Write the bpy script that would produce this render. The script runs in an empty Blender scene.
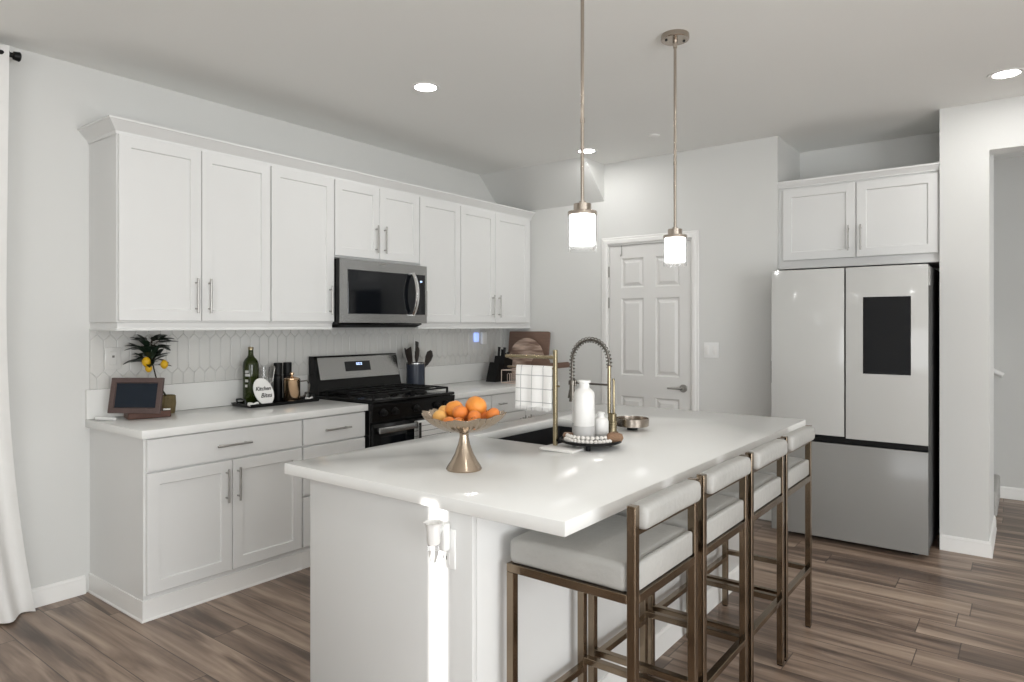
import bpy, bmesh, math, random
from mathutils import Vector, Matrix, noise as mnoise
random.seed(7)
PI = math.pi
scn = bpy.context.scene
C = scn.collection

# ------------------------------------------------------------------ camera
cam_d = bpy.data.cameras.new('camera')
cam = bpy.data.objects.new('camera', cam_d); C.objects.link(cam)
cam.location = (3.95, -1.464, 1.411)
cam.rotation_euler = (PI/2, 0, 0.652)
cam_d.sensor_width = 36.0
cam_d.lens = 675.0/1024*36.0
cam_d.shift_y = -(341-325.3)/1024.0
cam_d.clip_start = 0.05
scn.camera = cam

# ------------------------------------------------------------------ light
scn.view_settings.view_transform = 'Standard'
scn.view_settings.look = 'None'
scn.view_settings.gamma = 1
scn.view_settings.use_curve_mapping = False
scn.view_settings.exposure = 0.06

world = bpy.data.worlds.new('world'); scn.world = world
world.use_nodes = True
bg = world.node_tree.nodes['Background']
bg.inputs[0].default_value = (0.88, 0.94, 1.0, 1)
bg.inputs[1].default_value = 0.9

SUN_DX = 0.3
SUN_TAN = 0.30
sun_d = bpy.data.lights.new('sun', 'SUN'); sun_d.energy = 9.0; sun_d.angle = math.radians(0.35); sun_d.color = (1, 0.98, 0.95)
sun = bpy.data.objects.new('sun', sun_d); C.objects.link(sun)
sdir = Vector((SUN_DX, 1.0, -SUN_TAN)).normalized()
sun.rotation_euler = sdir.to_track_quat('-Z', 'Y').to_euler()

def area(name, loc, direction, sx, sy, power, color=(1, 1, 1), shape='RECTANGLE', spread=None):
    d = bpy.data.lights.new(name, 'AREA'); d.shape = shape; d.size = sx; d.size_y = sy
    d.energy = power; d.color = color
    if spread: d.spread = spread
    o = bpy.data.objects.new(name, d); C.objects.link(o); o.location = loc
    o.rotation_euler = Vector(direction).to_track_quat('-Z', 'Y').to_euler()
    return o
# added fill lights at unseen windows behind, to the right and in the hall
area('rear_fill_light', (5.3, -4.56, 1.25), (0, 1, 0.45), 3.0, 2.1, 72, (0.965, 0.985, 1.0))  # added fill, tilted up to brighten the ceiling
area('side_fill_light', (7.56, -1.3, 1.2), (-1, 0, 0.45), 3.4, 2.2, 172, (0.965, 0.985, 1.0))  # added fill from the right, also tilted to the ceiling
area('hall_fill_light', (6.9, 4.55, 1.5), (-1, 0, 0), 1.2, 1.2, 22, (0.97, 0.985, 1.0))  # added only to brighten the hall
DOWN_POWER = 3.2
PENDANT_EMIT = 2.8

# ------------------------------------------------------------------ materials
def srgb(r, g, b):
    f = lambda c: c/12.92 if c <= 0.04045 else ((c+0.055)/1.055)**2.4
    return (f(r/255), f(g/255), f(b/255), 1)
MATS = {}
def mat(name, col, rough=0.5, metal=0.0, bump=0.0, bscale=40, vary=0.0, vscale=6, spec=0.5, emit=None, estr=0, trans=0, ior=1.45, coat=0, stretch=None, sheen=0):
    m = bpy.data.materials.new(name); m.use_nodes = True
    nt = m.node_tree; b = nt.nodes['Principled BSDF']
    col = col if len(col) == 4 else (*col, 1)
    b.inputs['Base Color'].default_value = col
    b.inputs['Roughness'].default_value = rough
    b.inputs['Metallic'].default_value = metal
    b.inputs['Specular IOR Level'].default_value = spec
    b.inputs['IOR'].default_value = ior
    b.inputs['Transmission Weight'].default_value = trans
    b.inputs['Coat Weight'].default_value = coat
    b.inputs['Sheen Weight'].default_value = sheen
    if emit:
        b.inputs['Emission Color'].default_value = emit if len(emit) == 4 else (*emit, 1)
        b.inputs['Emission Strength'].default_value = estr
    tc = nt.nodes.new('ShaderNodeTexCoord'); mp = nt.nodes.new('ShaderNodeMapping')
    nt.links.new(tc.outputs['Object'], mp.inputs[0])
    if stretch: mp.inputs['Scale'].default_value = stretch
    n = nt.nodes.new('ShaderNodeTexNoise'); n.inputs['Scale'].default_value = vscale; n.inputs['Detail'].default_value = 4
    nt.links.new(mp.outputs[0], n.inputs['Vector'])
    if vary:
        r = nt.nodes.new('ShaderNodeMix'); r.data_type = 'RGBA'
        r.inputs[6].default_value = tuple(max(0, c*(1-vary)) for c in col[:3]) + (1,)
        r.inputs[7].default_value = tuple(min(1, c*(1+vary)) for c in col[:3]) + (1,)
        nt.links.new(n.outputs['Fac'], r.inputs[0]); nt.links.new(r.outputs[2], b.inputs['Base Color'])
    if bump:
        n2 = nt.nodes.new('ShaderNodeTexNoise'); n2.inputs['Scale'].default_value = bscale; n2.inputs['Detail'].default_value = 3
        nt.links.new(mp.outputs[0], n2.inputs['Vector'])
        bp = nt.nodes.new('ShaderNodeBump'); bp.inputs['Strength'].default_value = bump; bp.inputs['Distance'].default_value = 0.01
        nt.links.new(n2.outputs['Fac'], bp.inputs['Height']); nt.links.new(bp.outputs[0], b.inputs['Normal'])
    MATS[name] = m
    return m
M_wall = mat('wall_paint', srgb(219, 219, 216), 0.62, bump=0.05, bscale=180, vary=0.012, vscale=1.5, spec=0.3)
M_ceil = mat('ceiling_paint', srgb(241, 241, 238), 0.8, bump=0.05, bscale=160, vary=0.012, vscale=1.5, spec=0.2)
M_hallw = M_wall
M_trim = mat('trim_paint', srgb(238, 237, 234), 0.35, vary=0.01)
M_door = mat('door_paint', srgb(226, 225, 222), 0.38, vary=0.01)
M_cab = mat('cabinet_paint', srgb(227, 227, 225), 0.36, vary=0.01)
M_cabin = mat('island_paint', srgb(218, 218, 216), 0.42, vary=0.012)
M_gap = mat('cabinet_gap', srgb(120, 118, 114), 0.6)
M_quartz = mat('white_quartz', srgb(234, 234, 231), 0.16, vary=0.02, vscale=3, spec=0.45)
M_tile = mat('picket_tile_glaze', srgb(214, 213, 209), 0.18, vary=0.05, vscale=5)
M_grout = mat('tile_grout', srgb(204, 203, 200), 0.8, vary=0.05, vscale=20)
M_steel = mat('brushed_steel', (0.40, 0.40, 0.395), 0.27, 1.0, bump=0.04, bscale=60, vary=0.06, vscale=30, stretch=(1, 1, 30))
M_nickel = mat('brushed_nickel', (0.42, 0.41, 0.39), 0.33, 1.0, vary=0.08, vscale=40)
M_chrome = mat('polished_chrome', (0.8, 0.8, 0.8), 0.1, 1.0, vary=0.02)
M_brass = mat('antique_brass', (0.25, 0.195, 0.14), 0.2, 1.0, vary=0.22, vscale=9)
M_gold = mat('brushed_gold', (0.34, 0.285, 0.185), 0.26, 1.0, vary=0.08, vscale=30)
M_bronze = mat('dark_bronze', (0.17, 0.155, 0.135), 0.32, 1.0, vary=0.1, vscale=30)
M_pendm = mat('pendant_metal', (0.44, 0.385, 0.33), 0.24, 1.0, vary=0.05)
M_bowl = mat('champagne_metal', (0.44, 0.36, 0.28), 0.25, 1.0, vary=0.12, vscale=12)
M_copper = mat('copper', (0.72, 0.50, 0.32), 0.2, 1.0, vary=0.1)
M_black = mat('black_enamel', (0.005, 0.005, 0.005), 0.16, vary=0.05, spec=0.3)
M_blackm = mat('matte_black', (0.006, 0.006, 0.006), 0.45, spec=0.3, bump=0.05, bscale=80, vary=0.1)
M_iron = mat('cast_iron', (0.007, 0.007, 0.007), 0.5, spec=0.3, bump=0.2, bscale=120, vary=0.2)
M_glassb = mat('black_glass', (0.006, 0.007, 0.009), 0.06, vary=0.03)
M_fru = mat('light_grey_glass', srgb(200, 200, 197), 0.10, vary=0.01, spec=0.5)
M_frl = mat('grey_glass', srgb(142, 141, 138), 0.16, vary=0.01, spec=0.5)
M_frside = mat('charcoal_steel', (0.009, 0.009, 0.009), 0.4, 0.0, spec=0.3, bump=0.1, bscale=250, vary=0.1)
M_sink = mat('black_granite', (0.022, 0.022, 0.023), 0.35, bump=0.05, bscale=300, vary=0.25, vscale=200)
M_leather = mat('grey_leather', srgb(170, 169, 165), 0.36, bump=0.22, bscale=45, vary=0.10, vscale=9)
M_ceram = mat('white_ceramic', srgb(236, 235, 232), 0.3, vary=0.01)
M_ceramg = mat('grey_ceramic', srgb(196, 195, 193), 0.45, vary=0.02)
M_plastic = mat('white_plastic', srgb(238, 238, 236), 0.3, vary=0.01)
M_bead = mat('white_wood_bead', srgb(232, 228, 222), 0.45, vary=0.03)
M_curt = mat('sheer_curtain', srgb(236, 235, 232), 0.85, bump=0.15, bscale=400, vary=0.02, vscale=20)
M_opal = mat('opal_glass', (1, 1, 1), 0.3, vary=0.005, emit=(1, 0.995, 0.985), estr=PENDANT_EMIT)
M_lens = mat('downlight_lens', (1, 1, 1), 0.3, vary=0.005, emit=(1, 0.985, 0.96), estr=22)
M_clear = mat('clear_glass', (1, 1, 1), 0.02, trans=1.0, ior=1.45)
M_greeng = mat('green_glass', (0.03, 0.045, 0.006), 0.06, trans=0.35, ior=1.45, vary=0.1)
M_navy = mat('navy_ceramic', srgb(52, 58, 70), 0.22, vary=0.05)
M_wooddk = mat('dark_wood', srgb(92, 60, 47), 0.5, bump=0.1, bscale=30, vary=0.35, vscale=14, stretch=(1, 8, 8))
M_woodfr = mat('weathered_wood', srgb(88, 72, 68), 0.6, bump=0.1, bscale=30, vary=0.25, vscale=14, stretch=(2, 8, 8))
M_walnut = mat('walnut_board', srgb(122, 98, 85), 0.5, bump=0.05, bscale=30, vary=0.22, vscale=9, stretch=(1, 1, 8))
M_utens = mat('utensil_wood', srgb(42, 35, 31), 0.5, vary=0.3, vscale=20)
M_brush = mat('brush_wood', srgb(150, 118, 96), 0.5, vary=0.15, vscale=30)
M_tassel = mat('jute_tassel', srgb(146, 116, 92), 0.9, bump=0.6, bscale=120, vary=0.25, vscale=60)
M_screen = mat('slate_screen', srgb(24, 33, 44), 0.15, vary=0.15, vscale=3)
M_orange = mat('orange_peel', srgb(236, 152, 66), 0.38, bump=0.25, bscale=160, vary=0.12, vscale=14)
M_mandar = mat('mandarin_peel', srgb(230, 134, 60), 0.38, bump=0.25, bscale=160, vary=0.12, vscale=14)
M_pale = mat('pale_peel', srgb(240, 184, 104), 0.4, bump=0.2, bscale=160, vary=0.12, vscale=14)
M_calyx = mat('green_calyx', srgb(92, 96, 40), 0.6, vary=0.2)
M_lemon = mat('lemon_peel', srgb(216, 170, 24), 0.4, bump=0.2, bscale=160, vary=0.08)
M_leaf = mat('dark_leaf', srgb(26, 40, 28), 0.4, vary=0.3, vscale=20)
M_stem = mat('plant_stem', srgb(52, 46, 34), 0.7, vary=0.2)
M_pot = mat('woven_pot', srgb(104, 90, 58), 0.6, bump=0.5, bscale=90, vary=0.3, vscale=60)
M_chalk = mat('white_chalk', srgb(232, 230, 226), 0.8, vary=0.03)
M_ink = mat('black_lettering', srgb(22, 22, 22), 0.6, vary=0.05)
M_blue = mat('blue_led', (0.5, 0.6, 1), 0.4, emit=(0.35, 0.5, 1.0), estr=0.8, vary=0.01)
M_digit = mat('clock_digit', (0.5, 0.6, 1), 0.4, emit=(0.55, 0.72, 1.0), estr=1.6, vary=0.01)
M_rack = mat('rack_wire', srgb(214, 196, 184), 0.4, vary=0.05)
M_carpet = mat('grey_carpet', srgb(186, 184, 180), 0.95, bump=0.6, bscale=300, vary=0.12, vscale=80)
M_mbl = mat('marble', srgb(236, 234, 230), 0.2, vary=0.04, vscale=10)

def node_mat(name, rough=0.5):
    m = bpy.data.materials.new(name); m.use_nodes = True
    nt = m.node_tree; return m, nt, nt.nodes['Principled BSDF']
def mth(nt, op, a, b=None, c=None):
    n = nt.nodes.new('ShaderNodeMath'); n.operation = op
    for i, v in enumerate((a, b, c)):
        if v is None: continue
        if isinstance(v, (int, float)): n.inputs[i].default_value = v
        else: nt.links.new(v, n.inputs[i])
    return n.outputs[0]
def floor_material():
    m, nt, b = node_mat('wood_plank_floor')
    L = nt.links
    tc = nt.nodes.new('ShaderNodeTexCoord'); sx = nt.nodes.new('ShaderNodeSeparateXYZ'); L.new(tc.outputs['Object'], sx.inputs[0])
    X, Y = sx.outputs[0], sx.outputs[1]
    W, LEN = 0.181, 1.22
    yr = mth(nt, 'DIVIDE', mth(nt, 'ADD', Y, 0.26+1.81), W)
    row = mth(nt, 'FLOOR', yr); fy = mth(nt, 'FRACT', yr)
    wn = nt.nodes.new('ShaderNodeTexWhiteNoise'); wn.noise_dimensions = '1D'; L.new(row, wn.inputs['W'])
    xr = mth(nt, 'ADD', mth(nt, 'DIVIDE', X, LEN), mth(nt, 'MULTIPLY', wn.outputs['Value'], 7.3))
    col = mth(nt, 'FLOOR', xr); fx = mth(nt, 'FRACT', xr)
    cb = nt.nodes.new('ShaderNodeCombineXYZ'); L.new(row, cb.inputs[0]); L.new(col, cb.inputs[1])
    w2 = nt.nodes.new('ShaderNodeTexWhiteNoise'); w2.noise_dimensions = '3D'; L.new(cb.outputs[0], w2.inputs['Vector'])
    pr = w2.outputs['Value']
    g = nt.nodes.new('ShaderNodeCombineXYZ')
    L.new(mth(nt, 'ADD', mth(nt, 'MULTIPLY', X, 0.9), mth(nt, 'MULTIPLY', pr, 40)), g.inputs[0])
    L.new(mth(nt, 'ADD', mth(nt, 'MULTIPLY', Y, 9.0), mth(nt, 'MULTIPLY', pr, 17)), g.inputs[1])
    n1 = nt.nodes.new('ShaderNodeTexNoise'); n1.inputs['Scale'].default_value = 1.5; n1.inputs['Detail'].default_value = 5; n1.inputs['Distortion'].default_value = 0.7
    L.new(g.outputs[0], n1.inputs['Vector'])
    g2 = nt.nodes.new('ShaderNodeCombineXYZ')
    L.new(mth(nt, 'ADD', mth(nt, 'MULTIPLY', X, 3.0), mth(nt, 'MULTIPLY', pr, 11)), g2.inputs[0]); L.new(mth(nt, 'MULTIPLY', Y, 70.0), g2.inputs[1])
    n2 = nt.nodes.new('ShaderNodeTexNoise'); n2.inputs['Scale'].default_value = 1.0; n2.inputs['Detail'].default_value = 3
    L.new(g2.outputs[0], n2.inputs['Vector'])
    v = mth(nt, 'ADD', mth(nt, 'MULTIPLY', n1.outputs['Fac'], 0.85), mth(nt, 'MULTIPLY', n2.outputs['Fac'], 0.15))
    v = mth(nt, 'ADD', v, mth(nt, 'MULTIPLY', mth(nt, 'SUBTRACT', pr, 0.5), 0.16))
    cr = nt.nodes.new('ShaderNodeValToRGB'); L.new(v, cr.inputs[0])
    e = cr.color_ramp.elements; e[0].position = 0.28; e[0].color = srgb(78, 63, 53); e[1].position = 0.74; e[1].color = srgb(186, 165, 145)
    for p, c in ((0.40, (104, 87, 75)), (0.50, (134, 114, 99)), (0.60, (160, 139, 122))):
        q = cr.color_ramp.elements.new(p); q.color = srgb(*c)
    def edge(f, w):
        a = mth(nt, 'MINIMUM', f, mth(nt, 'SUBTRACT', 1.0, f)); return mth(nt, 'LESS_THAN', a, w)
    seam = mth(nt, 'MAXIMUM', edge(fy, 0.011), edge(fx, 0.0018))
    mx = nt.nodes.new('ShaderNodeMix'); mx.data_type = 'RGBA'; L.new(mth(nt, 'MULTIPLY', seam, 0.75), mx.inputs[0]); L.new(cr.outputs[0], mx.inputs[6]); mx.inputs[7].default_value = srgb(50, 40, 34)
    L.new(mx.outputs[2], b.inputs['Base Color'])
    b.inputs['Roughness'].default_value = 0.36
    bp = nt.nodes.new('ShaderNodeBump'); bp.inputs['Strength'].default_value = 0.12; bp.inputs['Distance'].default_value = 0.004
    L.new(mth(nt, 'SUBTRACT', v, mth(nt, 'MULTIPLY', seam, 1.5)), bp.inputs['Height']); L.new(bp.outputs[0], b.inputs['Normal'])
    return m
M_floor = floor_material()

def line_cloth(name, base, line, axes, period, width, off=(0, 0, 0), rough=0.9):
    """cloth with woven lines at regular distances along the given object axes"""
    m, nt, b = node_mat(name); L = nt.links
    tc = nt.nodes.new('ShaderNodeTexCoord'); sx = nt.nodes.new('ShaderNodeSeparateXYZ'); L.new(tc.outputs['Object'], sx.inputs[0])
    fac = None
    for a in axes:
        f = mth(nt, 'FRACT', mth(nt, 'DIVIDE', mth(nt, 'ADD', sx.outputs[a], 10+off[a]), period))
        q = mth(nt, 'LESS_THAN', f, width/period)
        fac = q if fac is None else mth(nt, 'MAXIMUM', fac, q)
    mx = nt.nodes.new('ShaderNodeMix'); mx.data_type = 'RGBA'; L.new(fac, mx.inputs[0]); mx.inputs[6].default_value = base; mx.inputs[7].default_value = line
    L.new(mx.outputs[2], b.inputs['Base Color']); b.inputs['Roughness'].default_value = rough
    return m
M_towel = line_cloth('windowpane_cloth', srgb(240, 239, 236), srgb(176, 176, 176), (0, 2), 0.055, 0.003, (0.02, 0, 0.03))
M_towel2 = line_cloth('striped_cloth', srgb(228, 227, 224), srgb(120, 120, 120), (2,), 0.036, 0.0035)
def stripe_wood():
    m, nt, b = node_mat('striped_board_wood'); L = nt.links
    tc = nt.nodes.new('ShaderNodeTexCoord'); mp = nt.nodes.new('ShaderNodeMapping'); mp.inputs['Scale'].default_value = (2, 2, 14); mp.inputs['Rotation'].default_value = (0, 0.12, 0)
    L.new(tc.outputs['Object'], mp.inputs[0])
    n = nt.nodes.new('ShaderNodeTexNoise'); n.inputs['Scale'].default_value = 2; n.inputs['Detail'].default_value = 3; L.new(mp.outputs[0], n.inputs['Vector'])
    cr = nt.nodes.new('ShaderNodeValToRGB'); L.new(n.outputs['Fac'], cr.inputs[0])
    e = cr.color_ramp.elements; e[0].position = 0.38; e[0].color = srgb(128, 102, 88); e[1].position = 0.62; e[1].color = srgb(214, 190, 172)
    L.new(cr.outputs[0], b.inputs['Base Color']); b.inputs['Roughness'].default_value = 0.5
    return m
M_stripe = stripe_wood()

# ------------------------------------------------------------------ mesh helpers
def nb(): return bmesh.new()
def box(bm, x0, x1, y0, y1, z0, z1, bev=0.0, seg=2, mi=0):
    x0, x1 = sorted((x0, x1)); y0, y1 = sorted((y0, y1)); z0, z1 = sorted((z0, z1))
    vs = [bm.verts.new((x, y, z)) for x in (x0, x1) for y in (y0, y1) for z in (z0, z1)]
    F = [(0, 1, 3, 2), (4, 6, 7, 5), (0, 4, 5, 1), (2, 3, 7, 6), (0, 2, 6, 4), (1, 5, 7, 3)]
    fs = [bm.faces.new([vs[i] for i in f]) for f in F]
    for f in fs: f.material_index = mi
    if bev > 0:
        es = list({e for f in fs for e in f.edges})
        bmesh.ops.bevel(bm, geom=es, offset=min(bev, 0.49*min(x1-x0, y1-y0, z1-z0)), segments=seg, profile=0.5, affect='EDGES')
def frame_of(d):
    d = d.normalized(); up = Vector((0, 0, 1)) if abs(d.z) < 0.95 else Vector((1, 0, 0))
    a = d.cross(up).normalized(); return a, d.cross(a).normalized()
def tube(bm, pts, r, n=12, cap=True, mi=0):
    pts = [Vector(p) for p in pts]; rs = r if isinstance(r, (list, tuple)) else [r]*len(pts)
    rings = []; a = None
    for i, p in enumerate(pts):
        d = (pts[min(i+1, len(pts)-1)]-pts[max(i-1, 0)]).normalized()
        if a is None: a, _ = frame_of(d)
        else: a = (a-d*a.dot(d)).normalized()
        b = d.cross(a)
        rings.append([bm.verts.new(p+(a*math.cos(t)+b*math.sin(t))*rs[i]) for t in [2*PI*k/n for k in range(n)]])
    for A, B in zip(rings, rings[1:]):
        for k in range(n): bm.faces.new((A[k], A[(k+1) % n], B[(k+1) % n], B[k])).material_index = mi
    if cap:
        bm.faces.new(rings[0][::-1]).material_index = mi; bm.faces.new(rings[-1]).material_index = mi
def lathe(bm, c, prof, n=40, mi=0, mod=None, closed=False):
    """prof: list of (r, z); mod(angle, r, z) -> (r, z)"""
    cx, cy, cz = c; rings = []
    for (r, z) in prof:
        if r < 1e-6: rings.append([bm.verts.new((cx, cy, cz+z))]); continue
        ring = []
        for k in range(n):
            t = 2*PI*k/n; rr, zz = mod(t, r, z) if mod else (r, z)
            ring.append(bm.verts.new((cx+rr*math.cos(t), cy+rr*math.sin(t), cz+zz)))
        rings.append(ring)
    pairs = list(zip(rings, rings[1:]))
    if closed: pairs.append((rings[-1], rings[0]))
    for A, B in pairs:
        for k in range(n):
            k2 = (k+1) % n
            if len(A) == 1 and len(B) == 1: continue
            if len(A) == 1: f = (A[0], B[k2], B[k])
            elif len(B) == 1: f = (A[k], A[k2], B[0])
            else: f = (A[k], A[k2], B[k2], B[k])
            bm.faces.new(f).material_index = mi
    if not closed:
        if len(rings[0]) > 1: bm.faces.new(rings[0][::-1]).material_index = mi
        if len(rings[-1]) > 1: bm.faces.new(rings[-1]).material_index = mi
def prism(bm, poly, axis, a0, a1, mi=0):
    """extrude a 2-D polygon along an axis: axis 'y' polygon is (x,z); 'x' is (y,z); 'z' is (x,y)"""
    def P(p, a):
        return {'y': (p[0], a, p[1]), 'x': (a, p[0], p[1]), 'z': (p[0], p[1], a)}[axis]
    A = [bm.verts.new(P(p, a0)) for p in poly]; B = [bm.verts.new(P(p, a1)) for p in poly]; n = len(poly)
    for k in range(n): bm.faces.new((A[k], A[(k+1) % n], B[(k+1) % n], B[k])).material_index = mi
    bm.faces.new(A[::-1]).material_index = mi; bm.faces.new(B).material_index = mi
def sweep(bm, prof, path, mi=0):
    """sweep a profile (out, up) along a plan path of (x, y) with mitred corners; out is to the right of travel"""
    P = [Vector((p[0], p[1], 0)) for p in path]; rings = []
    for i, p in enumerate(P):
        d0 = (P[i]-P[i-1]).normalized() if i else None
        d1 = (P[i+1]-P[i]).normalized() if i < len(P)-1 else None
        n0 = Vector((d0.y, -d0.x, 0)) if d0 else None; n1 = Vector((d1.y, -d1.x, 0)) if d1 else None
        if n0 and n1: n = (n0+n1).normalized(); n = n/ max(0.2, n.dot(n0))
        else: n = n0 or n1
        rings.append([bm.verts.new((p.x+n.x*o, p.y+n.y*o, z)) for o, z in prof])
    m = len(prof)
    for A, B in zip(rings, rings[1:]):
        for k in range(m): bm.faces.new((A[k], A[(k+1) % m], B[(k+1) % m], B[k])).material_index = mi
    bm.faces.new(rings[0][::-1]).material_index = mi; bm.faces.new(rings[-1]).material_index = mi
def panel(bm, w, h, rings, M, x0=0, z0=0, back=True, mi=0):
    """stepped rectangular panel: rings of (inset, height) from the outside in; M maps (u, v, out) to the place"""
    loops = []
    for ins, t in rings:
        loops.append([bm.verts.new(M((x0+u, z0+v, t))) for u, v in ((ins, ins), (w-ins, ins), (w-ins, h-ins), (ins, h-ins))])
    for A, B in zip(loops, loops[1:]):
        for k in range(4): bm.faces.new((A[k], A[(k+1) % 4], B[(k+1) % 4], B[k])).material_index = mi
    bm.faces.new(loops[-1]).material_index = mi
    if back: bm.faces.new(loops[0][::-1]).material_index = mi

def obj(name, bm, m, parent=None, smooth=True, local=False, ang=35):
    if not local and parent is not None:
        bpy.context.view_layer.update()
        bm.transform(parent.matrix_world.inverted())
    bmesh.ops.recalc_face_normals(bm, faces=bm.faces)
    loc = Vector((0, 0, 0))
    if parent is None and not local:
        xs = [v.co for v in bm.verts]
        lo = Vector((min(v.x for v in xs), min(v.y for v in xs), min(v.z for v in xs)))
        hi = Vector((max(v.x for v in xs), max(v.y for v in xs), max(v.z for v in xs)))
        loc = Vector(((lo.x+hi.x)/2, (lo.y+hi.y)/2, lo.z))
        bmesh.ops.translate(bm, verts=bm.verts, vec=-loc)
    me = bpy.data.meshes.new(name); bm.to_mesh(me); bm.free()
    for q in (m if isinstance(m, (list, tuple)) else [m]): me.materials.append(q)
    if smooth:
        me.shade_smooth(); me.set_sharp_from_angle(angle=math.radians(ang))
    o = bpy.data.objects.new(name, me); C.objects.link(o); o.location = loc
    if parent is not None: o.parent = parent
    return o
def thing(name, label, cat, loc=(0, 0, 0), rotz=0, group=None):
    o = bpy.data.objects.new(name, None); C.objects.link(o); o.empty_display_size = 0.05
    o.location = loc; o.rotation_euler = (0, 0, rotz); tag(o, label, cat, group); return o
def tag(o, label, cat, group=None):
    o['label'] = label; o['category'] = cat
    if group: o['group'] = group
    return o
def struct(name, bm, m, **k):
    o = obj(name, bm, m, **k); o['kind'] = 'structure'; return o
def copy_thing(root, loc, rotz=None, label=None):
    r = root.copy(); C.objects.link(r); r.location = loc
    if rotz is not None: r.rotation_euler = (0, 0, rotz)
    if label: r['label'] = label
    for ch in list(root.children):
        c = ch.copy(); C.objects.link(c); c.parent = r
        for g in list(ch.children):
            d = g.copy(); C.objects.link(d); d.parent = c
    return r

# ------------------------------------------------------------------ room shell
CE = 2.775; D = 3.56; RX = 7.5; RY = -4.5
T = 0.12
bm = nb(); box(bm, -0.12, RX+0.12, RY-0.12, 6.5, -0.06, 0.0); struct('floor', bm, M_floor, smooth=False)
# floor object origin is its centre, the plank texture is laid in object space
bm = nb(); box(bm, -0.12, RX+0.12, RY-0.12, 6.5, CE, CE+0.1); struct('ceiling', bm, M_ceil, smooth=False)
bm = nb(); box(bm, -T, 0, RY-T, D+T, 0, CE); struct('wall_left', bm, M_wall, smooth=False)
# back wall with the pantry door hole, the fridge alcove, the pier and the hall opening
DX0, DX1, DZ = 1.140, 1.872, 2.085
bm = nb()
box(bm, 0, DX0, D, D+T, 0, CE); box(bm, DX0, DX1, D, D+T, DZ, CE); box(bm, DX1, 2.52, D, D+T, 0, CE)
box(bm, 2.40, 2.52, D+T, 4.16+T, 0, CE); box(bm, 2.52, 3.51, 4.16, 4.16+T, 0, CE)
struct('wall_back', bm, M_wall, smooth=False)
bm = nb(); box(bm, 3.51, 3.766, D, 4.16+T, 0, CE); struct('wall_pier', bm, M_wall)
bm = nb(); box(bm, 3.766, 5.0, D, D+0.16, 2.478, CE); box(bm, 5.0, RX, D, D+0.16, 0, CE); struct('wall_hall_opening', bm, M_wall, smooth=False)
bm = nb(); box(bm, 1.0, RX, 5.36, 5.48, 0, CE); struct('wall_hall', bm, M_hallw, smooth=False)
bm = nb(); box(bm, 0.9, 1.0, D+T, 5.48, 0, CE); struct('wall_closet', bm, M_hallw, smooth=False)
bm = nb()
box(bm, RX, RX+T, RY-T, -3.0, 0, CE); box(bm, RX, RX+T, 0.4, 4.0, 0, CE); box(bm, RX, RX+T, 5.1, 5.48, 0, CE)
box(bm, RX, RX+T, -3.0, 0.4, 0, 0.15); box(bm, RX, RX+T, -3.0, 0.4, 2.35, CE); box(bm, RX, RX+T, 4.0, 5.1, 0, 0.9); box(bm, RX, RX+T, 4.0, 5.1, 2.1, CE)
struct('wall_right', bm, M_wall, smooth=False)
# rear wall: added fill window, and an unseen slit shaped for the island's sun strip
SX = 2.538 - SUN_DX*(-RY)
SW = 0.050
SH = 0.918 + SUN_TAN*(-RY)
bm = nb()
box(bm, 0, SX-SW, RY-T, RY, 0, CE); box(bm, SX-SW, SX+SW, RY-T, RY, SH, CE); box(bm, SX+SW, 3.9, RY-T, RY, 0, CE)
box(bm, 3.9, 6.7, RY-T, RY, 0, 0.2); box(bm, 3.9, 6.7, RY-T, RY, 2.3, CE); box(bm, 6.7, RX, RY-T, RY, 0, CE)
struct('wall_rear', bm, M_wall, smooth=False)
def wframe(name, M, w, h, nx):
    bm = nb()
    for u in [0]+[w*k/nx for k in range(1, nx)]+[w]:
        vs = [M(u-0.025, -0.02), M(u+0.025, h+0.02)]
        box(bm, vs[0][0]-0.02*(vs[0][0] == vs[1][0]), vs[1][0]+0.02*(vs[0][0] == vs[1][0]), vs[0][1]-0.02*(vs[0][1] == vs[1][1]), vs[1][1]+0.02*(vs[0][1] == vs[1][1]), vs[0][2], vs[1][2])
    for v in (0, h):
        vs = [M(0, v-0.025), M(w, v+0.025)]
        box(bm, vs[0][0]-0.02*(vs[0][0] == vs[1][0]), vs[1][0]+0.02*(vs[0][0] == vs[1][0]), vs[0][1]-0.02*(vs[0][1] == vs[1][1]), vs[1][1]+0.02*(vs[0][1] == vs[1][1]), vs[0][2], vs[1][2])
    struct(name, bm, M_trim, smooth=False)
wframe('unseen_window_1', lambda u, v: (3.9+u, RY-0.03, 0.2+v), 2.8, 2.1, 3)  # unseen rear window, added for the fill light
wframe('unseen_window_2', lambda u, v: (RX+0.03, -3.0+u, 0.15+v), 3.4, 2.2, 3)  # unseen right-hand window, added for the fill light
# sloped stair underside in the back corner
bm = nb(); prism(bm, [(3.215, CE+0.01), (D+0.01, 2.452), (D+0.01, CE+0.01)], 'x', 0, 1.10); struct('ceiling_slope', bm, M_wall, smooth=False)

# baseboards
BP = [(0, 0), (0.017, 0), (0.017, 0.008), (0.014, 0.016), (0.014, 0.062), (0.011, 0.070), (0.011, 0.082), (0.005, 0.093), (0, 0.095)]
def base(name, path):
    bm = nb(); sweep(bm, BP, path); o = struct(name, bm, M_trim, ang=25)
base('baseboard_left', [(0, -0.002+0.0), (0, RY)][::-1])
base('baseboard_back', [(1.945, D), (2.52, D)])
base('baseboard_pier', [(3.512, D), (3.766, D), (3.766, 4.28)])
base('baseboard_hall', [(1.1, 5.36), (RX, 5.36)])

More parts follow.
